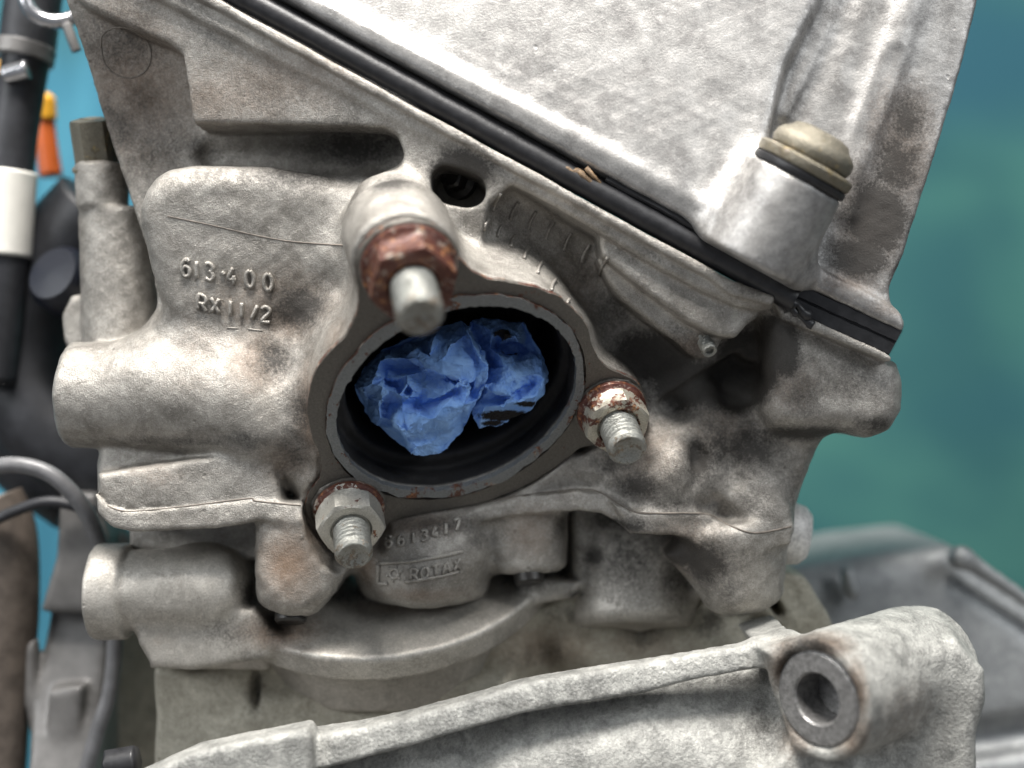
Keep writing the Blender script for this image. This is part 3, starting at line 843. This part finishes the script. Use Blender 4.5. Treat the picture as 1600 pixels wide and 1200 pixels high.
# big left wad: silhouette
sil = [a(40,610,-20),a(110,470,-15),a(225,360,-25),a(330,320,-35),a(450,290,-10),a(540,280,0),a(700,160,-5),a(840,120,0),a(900,170,10),a(960,290,18),a(1050,460,22),a(1020,600,20),a(960,720,12),a(880,830,2),a(840,860,-10),a(870,930,-22),a(720,1060,-20),a(690,1130,-22),a(560,1140,-14),a(460,1120,-18),a(400,1020,-14),a(310,930,0),a(280,860,-10),a(215,925,-24),a(150,870,-30),a(140,720,-14),a(60,650,-20)]
fold_top = [a(505,340,32),a(520,430,36),a(570,500,38),a(700,545,42),a(830,575,46),a(940,572,34)]
under_top = [a(575,515,16),a(700,562,18),a(825,592,20),a(905,590,2),a(905,690,2)]
ridge_r = [a(880,200,34),a(935,330,40),a(1000,430,44),a(1045,475,36)]
dent_r = [a(860,230,22),a(905,330,24),a(960,430,30)]
mid = [a(640,250,40),a(760,330,48),a(690,430,50),a(860,460,54),a(600,400,42),a(700,290,30),a(800,350,38)]
belly = [a(560,740,14),a(680,690,32),a(800,620,46),a(870,590,50),a(900,650,44),a(860,760,40),a(790,850,32),a(700,930,22),a(600,975,10)]
in_b = [a(540,770,0),a(660,725,12),a(800,645,26)]
low = [a(400,800,34),a(360,850,40),a(350,900,38),a(420,960,30),a(530,990,22)]
low2 = [a(330,870,22),a(430,1020,8),a(580,1020,4)]
lowc = [a(520,830,46),a(640,860,44),a(560,910,40),a(700,780,46)]
knot = [a(270,480,-5),a(370,490,-6),a(500,470,-2),a(545,510,14),a(550,600,18),a(480,650,24),a(440,600,26),a(380,690,28),a(400,750,18),a(500,770,-2)]
knot2 = [a(300,420,14),a(400,410,12),a(330,560,20),a(380,625,-2),a(430,540,22),a(310,650,18),a(320,740,-8),a(450,660,2),a(455,700,26),a(550,690,14)]
left = [a(230,440,14),a(210,520,26),a(270,560,10),a(290,590,-8),a(250,620,24),a(150,700,-12),a(170,600,20),a(120,560,8),a(100,640,12),a(240,720,18),a(290,760,-14),a(230,790,12),a(235,860,8),a(180,800,-4)]
leg = [a(600,1070,2),a(500,1070,8),a(660,1000,-2),a(470,1120,4),a(780,960,-10)]
paper_wad('paper_towel', 'larger crumpled blue paper towel wad filling the left of the port', A,
    [sil+[sil[0]], fold_top, under_top, ridge_r, dent_r, belly, in_b, low, low2, knot[:5], knot[5:]], 52, 4)
A = []
sil2 = [a(935,120,-14),a(1010,100,-10),a(1150,110,-6),a(1330,130,-20),a(1370,230,-24),a(1360,320,-24),a(1440,360,-14),a(1500,440,-10),a(1528,560,-4),a(1490,680,0),a(1400,790,-6),a(1290,850,-14),a(1130,910,-20),a(1000,925,-18),a(950,850,-14),a(930,780,-16),a(990,700,-10),a(1030,600,0),a(1060,480,-6),a(1080,440,-24),a(1010,330,-24),a(960,230,-26)]
f1 = [a(1145,370,18),a(1195,470,26),a(1120,570,16),a(1045,610,22)]
f2_ = [a(1250,385,10),a(1235,480,24),a(1210,560,30),a(1170,650,30),a(1060,640,18)]
f3 = [a(1290,430,6),a(1330,540,22),a(1300,620,18),a(1240,690,24)]
f4 = [a(1400,400,2),a(1430,520,18),a(1400,600,4),a(1290,660,2),a(1180,720,0),a(1010,730,2)]
f5 = [a(1470,400,4),a(1490,560,20),a(1420,680,28),a(1300,720,24),a(1180,750,22),a(1040,770,14)]
hole = [a(1130,330,-30),a(1200,310,-38),a(1290,300,-40),a(1330,350,-38),a(1250,360,-30)]
top = [a(1050,170,12),a(1100,230,16),a(1180,190,20),a(1260,250,18),a(1290,190,4),a(1090,330,6),a(1190,270,22),a(1150,230,8),a(1330,300,-4)]
bot = [a(1080,830,2),a(1230,800,2),a(1350,760,4),a(1010,870,2),a(1160,860,-6)]
paper_wad('paper_towel', 'smaller crumpled blue paper towel wad with oily black stains at the right', A,
    [sil2+[sil2[0]], f1, f2_, f3, f4, f5], 56, 9, [(785,524,18,12,1.0),(800,548,20,8,1.0),(790,650,45,10,1.1),(825,632,24,6,.9),(770,662,20,6,1)])

# ------------------------------------------------------------------ black bolt in the oval window, studs on the ledge
bb = tag(link('recessed_bolt', lathe_mesh('recessed_bolt', [(30, 0), (30, 10), (20, 12), (('h', 21, 0), 13), (('h', 21, 0), 34), (15, 37), (12, 30)], 48, None, .4, 2, 30), M_blackbolt), 'black socket bolt sunk in the oval window above the top nut', 'bolt')
bb.matrix_world = frame_mat(P(722, 284, 78), unit([-.45, -.82, .1]), .2)
ls = tag(link('ledge_stud', stud_mesh(13, 46, 6, 6.0), M_stud), 'small bright threaded stud end under the right ledge', 'stud')
add_attr(ls.data, 'rust', np.zeros(len(ls.data.vertices)))
ls.matrix_world = frame_mat(P(1094, 522, 44), unit([.22, -.70, -.6]), 0)

# ------------------------------------------------------------------ rubber joint seal
def sweep(name, stations, prof, mat, parent=None, jit=0.0, seed=1):
    """stations = list of (px, py) on the joint line; prof = [(v, depth)...] closed section square to the line"""
    rs = np.random.RandomState(seed); V = []; Fc = []; m = len(prof)
    for (x, y) in stations:
        for (v, d_) in prof:
            j = rs.randn()*jit
            V.append(P(x+.480*(v+j), y-.877*(v+j), d_))
    n = len(stations)
    for i in range(n-1):
        for k in range(m):
            a_, b_ = i*m+k, i*m+(k+1) % m; Fc.append((a_, b_, b_+m, a_+m))
    me = bpy.data.meshes.new(name); me.from_pydata([tuple(v*S) for v in V], [], Fc+[tuple(range(m))[::-1], tuple((n-1)*m+k for k in range(m))])
    for p in me.polygons: p.use_smooth = True
    me.update(); me.set_sharp_from_angle(angle=math.radians(40))
    return link(name, me, mat, parent)
seal = thing('rubber_joint_seal', 'black rubber seal squeezed between cylinder head and diagonal cover edge', 'seal')
st = [Lp(x, 0) for x in range(160, 1240, 14)]
arc = [(-9, 190), (-9, -14), (-4, -27), (4, -35), (14, -38), (24, -35), (31, -26), (34, -14), (35, 190)]
sweep('seal_strip', st, arc, M_rubber, seal, .35)
sweep('seal_lip', [Lp(x, 0) for x in range(930, 1232, 12)], [(31, 60), (31, -30), (35, -33), (43, -30), (44, 60)], M_rubber, seal, .3, 4)
sweep('end_block', [(x, 480+(x-1240)*.452) for x in range(1212, 1400, 9)], [(-8, 200), (-8, -2), (-5, -6), (14, -8), (15, -4), (17, -4), (18, -10), (35, -12), (37, -6), (38, 200)], M_rubber, seal, .5, 5)
# ragged gum squeezed out of the joint
rnd = random.Random(4); 
lump = [P(*Lp(870+i*7, 21+rnd.uniform(-3, 3)), -31+rnd.uniform(-2, 2)) for i in range(9)]+[P(916, 262, -38)]
gum = simple('old_sealant', (0.17, 0.11, 0.06), 0, 0.6, 2.0, 0.2, 0.5)
tag(link('sealant_residue', tube_mesh([lump], lambda t: 5.0*math.sin(min(1, t*1.2+.1)*2.6)+1.5, 8), gum), 'brown crust of old sealant on the black seal below the cover', 'sealant')
lump2 = [P(1218+i*7+rnd.uniform(-2, 2), 462+i*5+rnd.uniform(-7, 7), -12+rnd.uniform(-4, 4)) for i in range(8)]
tag(link('torn_seal_rubber', tube_mesh([lump2, [p+np.array([4, 6, -12]) for p in lump2[::-1]]], lambda t: 7+3*math.sin(t*17), 8), M_rubber), 'torn lump of black rubber at the corner where the seal changes width', 'seal scrap')

# ------------------------------------------------------------------ cover
C = Field((-470, -190, 60), (790, 330, 760), 4.4)
cov = [Lp(200,44),Lp(1238,42),(1412,518),(1414,504),(1408,488),(1393,474),(1391,450),(1412,400),(1447,290),(1497,130),(1532,-10),(1560,-120),(200,-120)]
C.add(slab(cov, 12, 300, 8), 2)
# lip along the joint and raised face
C.add(slab([Lp(200,42),Lp(1238,42),Lp(1250,56),Lp(1235,72),Lp(200,68)], -40, 200, 7), 3)
C.add(slab([Lp(200,62),Lp(1150,62),Lp(1190,68),(1180,300),(1230,100),(1290,-20),(1310,-120),(200,-120)], -22, 200, 14, (0.02, 0.12)), 26)
C.add(slab([Lp(1236,38),(1412,519),(1415,506),(1411,492),(1398,478),(1345,448),(1270,412),(1238,410)], -18, 200, 9), 14)
C.add(chain([P(1330,-60,20), P(1290,60,14), P(1230,180,10)], [14, 12, 8]), 20)
C.cut(chain([P(1345,-60,-4), P(1300,60,-6), P(1262,150,-6), P(1228,220,-6)], [18, 17, 15, 10]), 26)
C.add(chain([P(1440,-60,30), P(1390,90,24), P(1350,200,22), P(1320,330,20)], [24, 24, 22, 10]), 26)
C.cut(chain([P(1400,80,-8), P(1362,180,-10), P(1330,260,-8)], [8, 10, 6]), 16)
# bolt tower, axis square to the joint
V3 = unit(P(*Lp(1300, 100), 0)-P(*Lp(1300, 0), 0)); V3 = unit(V3+np.array([0, -.22, 0]))
bolt_c = P(1250, 272, -62)
C.add(rod(bolt_c-V3*150, bolt_c-V3*6, 84, 74, 8), 46)
C.cut(slab([Lp(1000,40),Lp(1242,40),(1300,470),(1416,521),(1500,540),(1500,800),(900,560)], -400, 500, 0), 2)
C.lumps(1.0, 11)
cov_me, CV, CF = C.mesh('cover_casting'); del C
add_attr(cov_me, 'grime_shade', stains(CV, [(1400,260,60,80,.8),(1370,340,60,70,1.2),(1345,400,60,40,1.1),(1420,190,40,60,.8),(1340,300,40,60,.7),(1400,420,30,50,.6),(1265,410,20,40,.4),(1300,130,20,60,.3),(1240,170,16,40,.3),(1150,440,60,6,.5),(1180,250,14,22,.5),(820,100,120,70,.22),(950,180,90,50,.2),(1390,480,50,20,.35),(1330,20,60,30,.35)]))
add_attr(cov_me, 'brown', stains(CV, [(1410,230,60,110,.55),(1360,340,60,90,.5),(1330,440,60,30,.5),(1390,480,40,20,.4)]))
add_attr(cov_me, 'soot', np.zeros(len(CV)))
cover = thing('head_cover', 'pale mottled aluminium cover with diagonal lower edge filling the top right', 'engine cover')
link('cover_casting', cov_me, M_cover, cover)
bt = thing('cover_bolt', 'domed yellowish bolt with black rubber washer on the tower of the cover', 'bolt')
bt.matrix_world = frame_mat(bolt_c, V3)
link('rubber_washer', lathe_mesh('rubber_washer', [(74, -7), (76, -4), (76, 3), (72, 6)], 48), M_rubber, bt)
bm_ = lathe_mesh('collar', [(75, 6), (77, 9), (77, 20), (74, 23), (64, 25)], 56, None, .4, 5); add_attr(bm_, 'rust', np.full(len(bm_.vertices), .06))
link('collar', bm_, M_brass, bt)
bm_ = lathe_mesh('domed_head', [(56, 25), (63, 27), (66, 35), (64, 46), (57, 54), (50, 58), (44, 66), (32, 70), (16, 71), (2, 71)], 56, None, .4, 6); add_attr(bm_, 'rust', np.zeros(len(bm_.vertices)))
link('domed_head', bm_, M_brass, bt)

# ------------------------------------------------------------------ cylinder barrel and coolant neck
B = Field((-860, -40, -560), (560, 620, -180), 4.6)
AX = unit([-.03, -.50, .86])
dc = P(598, 838, 340)
B.add(rod(dc-AX*52, dc, 326, 326, 8), 4)
B.add(rod(dc-AX*300, dc-AX*20, 285, 285, 8), 6)
B.add(rod(P(158,922,135), P(392,920,135), 66, 70, 60), 5)
B.add(ball(P(325,912,185), 92, (1, 1, .9)), 8)
B.add(rod(P(150,924,140), P(204,924,140), 80, 80, 6), 3)
B.cut(chain([P(207,850,80), P(210,890,62), P(208,950,62), P(206,990,80)], 4), 3)
B.add(slab([(205,975),(395,950),(440,1000),(420,1030),(300,1050),(235,1046),(215,1010)], 90, 300, 14), 14)
B.add(slab([(225,960),(420,940),(420,1050),(232,1046)], 140, 400, 14), 14)
B.add(rod(P(985,770,330), P(990,985,250), 130, 112, 22), 14)
B.add(slab([(890,780),(1120,780),(1110,930),(1060,965),(1000,990),(960,975),(915,930),(895,900)], 200, 400, 18), 14)
B.add(slab([(800,900),(910,910),(900,935),(820,950)], 190, 330, 8), 6)
B.lumps(1.2, 21)
bar_me, BV, BF = B.mesh('barrel_casting'); del B
add_attr(bar_me, 'grime_shade', stains(BV, [(440,970,50,30,.8),(360,990,50,30,.5),(393,925,14,26,1.0),(540,930,60,16,.7),(820,890,50,40,1.2),(930,870,26,20,.9),(1060,900,60,50,.7),(980,870,90,90,.65),(980,810,90,30,.9),(390,1020,40,20,.4),(900,930,16,10,.9)]))  # blobs on the lower cylinder paint its shade; the others are dirt
add_attr(bar_me, 'brown', stains(BV, [(440,985,60,30,.9),(620,950,90,10,.6),(370,1020,60,20,.4),(250,1000,40,30,.2)]))
add_attr(bar_me, 'soot', np.zeros(len(BV)))
barrel = thing('cylinder_barrel', 'grey aluminium cylinder barrel with crescent shaped flange below the head', 'cylinder barrel')
link('barrel_casting', bar_me, M_barrel, barrel)
for (nm, ax_, p_, lab) in (('base_bolt', (0, -.35, -.93), P(455, 952, 92), 'dark bolt end poking out under the brown stained cast boss'),
                      ('base_bolt', (.1, -.3, -.95), P(826, 892, 150), 'dark bolt end under the middle lobe of the head')):
    o = tag(link(nm, lathe_mesh(nm, [(26, -30), (26, 18), (22, 22), (12, 20)], 24), M_blackbolt), lab, 'bolt'); o.matrix_world = frame_mat(p_, unit(ax_))

# ------------------------------------------------------------------ crankcase behind
K = Field((-800, 120, -860), (620, 560, -300), 6.5)
K.add(slab([(236,1040),(300,1048),(400,1030),(412,1060),(412,1128),(500,1120),(500,1260),(235,1260),(240,1120)], 190, 420, 16), 5)
K.add(slab([(402,1040),(560,1020),(720,1020),(722,1100),(700,1180),(402,1200)], 205, 420, 10), 6)
K.add(slab([(400,1085),(800,1060),(800,1260),(300,1260),(330,1140)], 185, 420, 20), 12)
K.add(slab([(715,1040),(740,1000),(800,955),(900,920),(1000,980),(1100,930),(1200,900),(1260,960),(1300,1080),(760,1130),(722,1100)], 230, 480, 30, (-.05, -.3)), 12)
K.add(ball(P(785,1020,260), 60), 20)
K.add(ball(P(760,990,290), 60, (1.3, 1, .7)), 20)
K.add(chain([P(900,1010,260), P(1000,1040,250), P(1150,1000,250)], [40, 44, 40]), 30)
K.add(chain([P(1100,930,250), P(1105,1000,240)], [22, 26]), 16)
K.cut(chain([P(900,930,190), P(930,970,190), P(990,1010,190)], [16, 18, 12]), 20)
K.add(slab([(1150,960),(1215,890),(1260,900),(1330,1020),(1150,1020)], 210, 400, 12), 8)
K.cut(slab([(1214,950),(1230,945),(1250,975),(1236,985)], 100, 300, 4), 3)
K.cut(ball(P(1185,975,190), 20, (1.3, 1.5, .8)), 8)
K.add(slab([(176,960),(262,960),(262,1260),(176,1260)], 470, 540, 10), 4)
K.cut(ball(P(400,1075,196), 14, (.5, 1.5, 2.6)), 5)
K.lumps(3.0, 31)
kc_me, KV, KF = K.mesh('crankcase', 3); del K
add_attr(kc_me, 'grime_shade', stains(KV, [(900,960,60,20,.5),(850,1020,70,30,.4),(1000,990,40,30,.5),(400,1080,16,40,.6),(1185,975,40,20,.7),(1110,970,30,40,.6),(1150,950,40,20,.8)]))
add_attr(kc_me, 'brown', stains(KV, [(850,1010,120,50,.6),(650,1080,120,40,.35),(1000,1010,120,40,.4),(500,1090,120,40,.2)]))
add_attr(kc_me, 'soot', np.zeros(len(KV)))
tag(link('crankcase', kc_me, M_case), 'weathered beige crankcase in the shadow under the barrel', 'crankcase')

# ------------------------------------------------------------------ front engine cover with rib and boss
R = Field((-640, -230, -760), (760, 330, -290), 4.4)
rib = [(470,1150),(560,1136),(640,1119),(740,1092),(810,1071),(900,1055),(1000,1040),(1100,1024),(1200,1006),(1250,996),(1300,1010),(1300,1060),(1200,1046),(1100,1062),(1000,1086),(900,1101),(820,1114),(740,1136),(640,1163),(560,1184),(480,1202)]
R.add(slab(rib, -46, 6, 7, (0, .22)), 5)
face = [(478,1180),(640,1150),(740,1122),(820,1100),(1000,1074),(1200,1040),(1290,1040),(1400,1260),(460,1260)]
R.add(slab(face, 4, 90, 8, (-.05, .45)), 8)
R.add(slab([(200,1222),(300,1176),(420,1152),(478,1140),(487,1152),(490,1260),(150,1260)], -90, -20, 10), 3)
R.add(chain([P(820,1200,20), P(1000,1175,16), P(1180,1190,20)], [50, 62, 50]), 60)
bx = unit([.74, .64, .06]); bo = P(1274, 1093, -112)
R.add(rod(bo, bo+bx*310, 92, 86, 4), 6)
R.add(rod(bo+bx*20, bo+bx*290, 90, 88, 40), 20)
R.add(slab([(1335,1060),(1370,1040),(1500,1000),(1545,1050),(1548,1100),(1533,1150),(1533,1280),(1330,1280)], -52, 220, 26), 26)
R.add(slab([(1190,1016),(1250,1000),(1300,1100),(1330,1180),(1400,1270),(1150,1270),(1240,1150),(1220,1060)], -70, 160, 16), 20)
R.cut(ball(P(1195,1140,-70), 42, (.7, 1, 1.2)), 30)
R.cut(rod(bo-bx*30, bo+bx*8, 74, 74, 2), 2)
R.cut(rod(bo-bx*30, bo+bx*150, 50, 50, 4), 3)
R.cut(rod(P(1562,1120,-10), P(1562,1260,-10), 30, 30, 3), 8)
R.cut(chain([P(810,1060,-64), P(815,1080,-66), P(813,1112,-62)], 3.2), 1)
R.lumps(1.0, 41)
fr_me, RV, RF = R.mesh('front_cover'); del R
add_attr(fr_me, 'grime_shade', stains(RV, [(1195,1140,40,50,.5),(1150,1062,70,10,.5),(900,1100,200,8,.45),(1240,1040,22,40,.8),(1280,1008,40,14,.8),(1310,1010,40,14,.4),(1340,1090,12,60,.5),(1340,1150,16,30,.5),(1000,1085,100,8,.5),(1440,1020,70,6,.3)]))
add_attr(fr_me, 'brown', stains(RV, [(1225,1045,26,40,.8),(1290,1008,40,18,.8),(1338,1080,16,50,.8),(1330,1160,26,30,.7),(1240,1150,26,40,.6),(1240,1020,40,30,.5),(1420,1120,90,60,.35),(1345,1150,20,40,.6)]))
add_attr(fr_me, 'soot', np.zeros(len(RV)))
fc = thing('front_engine_cover', 'corroded engine cover with long rib and round bolt boss along the bottom', 'engine cover')
link('cover_casting', fr_me, M_front, fc)
bs = link('machined_bushing', lathe_mesh('machined_bushing', [(38, 130), (38, 6), (41, 3), (67, 3), (71, 6), (73, 14), (73, 60)], 56, None, .15, 8, 30), M_bush, fc)
bs.matrix_world = frame_mat(bo, bx)
strip_pts = [P(1332, 1052, -96), P(1370, 1030, -70), P(1430, 1010, -40), P(1478, 992, -10)]

# ------------------------------------------------------------------ grey casing, far right
G = Field((450, 300, -1100), (1500, 900, -250), 10)
G.add(slab([(1150,905),(1240,888),(1380,866),(1500,853),(1518,880),(1700,1000),(1700,1320),(1150,1320)], 470, 900, 40, (0, .1)), 6)
G.add(slab([(1200,925),(1320,900),(1480,890),(1640,1010),(1700,1320),(1200,1320)], 440, 800, 24, (0, .2)), 16)
G.add(chain([P(1505,870,440), P(1600,935,440), P(1700,1010,440)], [18, 14, 14]), 12)
G.add(ball(P(1500,872,440), 26), 10)
G.add(chain([P(1322,892,445), P(1332,925,440)], [16, 18]), 10)
G.cut(slab([(1245,925),(1275,922),(1330,1000),(1290,1000)], 300, 470, 6), 8)
G.cut(chain([P(1500,1160,430), P(1640,1140,430)], 30), 30)
g_me, GV, GF = G.mesh('engine_side_casing', 3)
for n_2 in ('grime_shade', 'brown', 'soot'): add_attr(g_me, n_2, np.zeros(len(GV)))
tag(link('engine_side_casing', g_me, M_rear), 'blurred grey engine casing at the lower right before the teal cloth', 'engine casing')
wn = tag(link('pale_plug', lathe_mesh('pale_plug', [(52, -60), (54, 10), (50, 30), (38, 42), (10, 46)], 32), simple('pale_metal', (.7, .68, .65), .2, .5)), 'pale rounded plug sticking out right of the head', 'plug')
wn.matrix_world = frame_mat(P(1225, 832, 190), unit([.93, -.1, -.15]))

# ------------------------------------------------------------------ far left: bolt, hoses, cable, bracket, grips
hb = thing('head_bolt', 'pale hexagonal head bolt on the stud column at the left', 'bolt')
hb.matrix_world = frame_mat(P(153, 262, 175), unit([-.04, -.32, .94]), .4)
bm_ = lathe_mesh('hex_head', [(42, -4), (42, 2), (('h', 36, 0), 4), (('h', 36, 0), 74), (('h', 34, .5), 80), (20, 83), (17, 80), (3, 78)], 48, None, .3, 3, 30); add_attr(bm_, 'rust', np.full(len(bm_.vertices), .02))
link('hex_head', bm_, M_brass, hb)

def path3(pts, per=8): return smooth_path([P(x, y, d_) for x, y, d_ in pts], per)
def hose(name, label, cat, pts, r, mat, group=None, per=8):
    return tag(link(name, tube_mesh([path3(pts, per)], r, 20, name), mat), label, cat, group)
hz = thing('coolant_hose', 'black rubber hose with clamp and white sleeve down the left edge', 'hose')
link('hose', tube_mesh([path3([(62,-60,330),(50,40,330),(34,130,325),(18,240,320),(8,400,320),(-10,600,330)])], 42, 22), M_hose, hz)
link('sleeve', tube_mesh([path3([(14,268,320),(9,330,320),(4,400,320)])], 50, 24), M_white, hz)
link('hose_end', tube_mesh([path3([(60,-60,330),(46,45,330),(42,85,328)])], 50, 24), M_hose, hz)
link('clamp', tube_mesh([path3([(40,72,328),(36,94,326)])], 54, 24), M_darkpl, hz)
link('clamp_screw', tube_mesh([path3([(8,118,280),(44,108,278)])], 17, 12), M_steel, hz)
tag(link('chrome_ring', tube_mesh([[P(88+48*math.cos(t_), -6-40*math.sin(t_), 250+14*math.cos(t_)) for t_ in np.linspace(0, 6.28, 40)]], 13, 12), M_steel), 'shiny chrome ring in the top left corner', 'ring')
tag(link('bracket_tab', tube_mesh([path3([(104,38,240),(112,60,240),(120,80,242)])], 9, 8), M_darkpl), 'small dark metal tab behind the upper left edge', 'tab')
gp = thing('tool_grip', 'orange and yellow tool handle standing behind the left hose', 'tool')
link('grip', tube_mesh([path3([(70,170,520),(72,215,520),(80,275,520)])], lambda t: 18+4*t, 20), M_orange, gp)
link('grip_end', tube_mesh([path3([(67,146,515),(68,158,515),(70,186,518)])], lambda t: 11+12*min(1, t*2.5), 20), M_yellow, gp)
gp2 = tag(link('yellow_grip', tube_mesh([path3([(4,100,540),(6,130,540),(8,180,540)])], 24, 16), M_yellow), 'yellow handle peeking out at the left edge', 'tool')
hose('intake_hose', 'fat black rubber intake hose curving down at the left', 'hose', [(160,330,420),(85,420,430),(40,540,430),(70,660,420),(190,740,430)], 96, M_hose)
hose('intake_hose', 'second fat black hose behind the left edge below the white sleeve', 'hose', [(-40,420,500),(0,560,500),(40,680,480),(140,760,470)], 100, M_hose)
tag(link('blue_cap', lathe_mesh('blue_cap', [(60, 0), (60, 50), (48, 66), (10, 70)], 32), simple('deep_blue_plastic', (.006, .008, .016), 0, .4)), 'dark blue round cap on the black hose left of the stud column', 'cap').matrix_world = frame_mat(P(118, 450, 330), unit([-.3, -.8, .3]))
hose('grey_cable', 'grey cable arching out from the left edge and running to the bottom', 'cable', [(-40,738,180),(20,726,178),(80,742,180),(128,790,190),(156,850,220),(178,930,250),(180,1000,250),(172,1080,240),(150,1150,230),(120,1260,230)], 14, M_cable, 'cables at the left')
hose('black_cable', 'thin black cable crossing under the grey cable at the left', 'cable', [(-40,830,260),(20,800,260),(80,784,265),(150,800,280)], 10, M_hose, 'cables at the left')
hose('brown_tube', 'thick brownish frame tube at the lower left corner', 'tube', [(-10,780,330),(12,840,330),(14,960,320),(0,1100,310),(-10,1260,300)], lambda t: 52, M_bronze)
br = thing('plastic_bracket', 'grey plastic bracket standing between brown tube and cable at lower left', 'bracket')
Q = Field((-1000, 240, -860), (-640, 440, -190), 7)
Q.add(slab([(110,760),(200,840),(215,980),(120,980)], 370, 430, 10), 4)
Q.add(slab([(92,770),(150,770),(168,840),(170,960),(60,958),(86,870)], 300, 380, 10), 4)
Q.add(slab([(58,950),(158,945),(158,1260),(60,1260),(48,1100)], 285, 400, 12, (0, .4)), 6)
Q.add(slab([(74,1078),(128,1072),(118,1260),(72,1260)], 262, 330, 6), 3)
Q.add(slab([(36,1010),(52,1000),(56,1120),(76,1200),(50,1170),(34,1100)], 290, 330, 5), 3)
q_me, QV, QF = Q.mesh('bracket_body', 2)
link('bracket_body', q_me, M_darkpl, br)
tag(link('rubber_block', tube_mesh([path3([(168,1196,60),(214,1188,60)])], 26, 6), M_rubber), 'small dark rubber block at the bottom edge left of the front cover', 'rubber block')

# ------------------------------------------------------------------ cloth behind
def cloth(name, label, x0, x1, z0, z1, y, amp, mat, seed, nx=90, nz=70):
    rs = np.random.RandomState(seed); V = []; Fc = []
    ph = rs.rand(8)*6.28
    for j in range(nz+1):
        for i in range(nx+1):
            u = i/nx; v = j/nz
            dd = amp*(math.sin(u*13+ph[0]+2*math.sin(v*3+ph[1]))+.6*math.sin(u*29+v*5+ph[2])+.5*math.sin(v*9+u*4+ph[3]))
            V.append((x0+(x1-x0)*u, y+dd, z0+(z1-z0)*v))
    for j in range(nz):
        for i in range(nx):
            a_ = j*(nx+1)+i; Fc.append((a_, a_+1, a_+nx+2, a_+nx+1))
    me = to_mesh(name, V, Fc)
    o = link(name, me, mat); so = o.modifiers.new('thickness', 'SOLIDIFY'); so.thickness = 8*S
    return o
o = cloth('backdrop', '', -700, 9000, -6500, 6500, 3200, 70, M_teal, 3); o['kind'] = 'structure'
o = cloth('cyan_backdrop', '', -5000, -900, -3500, 4200, 2300, 60, M_cyan, 8); o['kind'] = 'structure'
gr = cloth('ground', '', -9000, 9000, -100, 100, 0, 0, simple('workshop_floor', (.16, .15, .14), 0, .8), 2, 2, 2)
gr.rotation_euler = (0, 0, 0)
gv = np.array([(-9000, -3000, -2600), (9000, -3000, -2600), (9000, 6000, -2600), (-9000, 6000, -2600)], float)
gm_ = to_mesh('ground', gv, [(0, 1, 2, 3)]); gr.data = gm_; gm_.materials.append(bpy.data.materials['workshop_floor']); gr.modifiers.clear(); gr['kind'] = 'structure'
print('tris', sum(len(o.data.polygons)*2 for o in bpy.data.objects if o.type == 'MESH'))
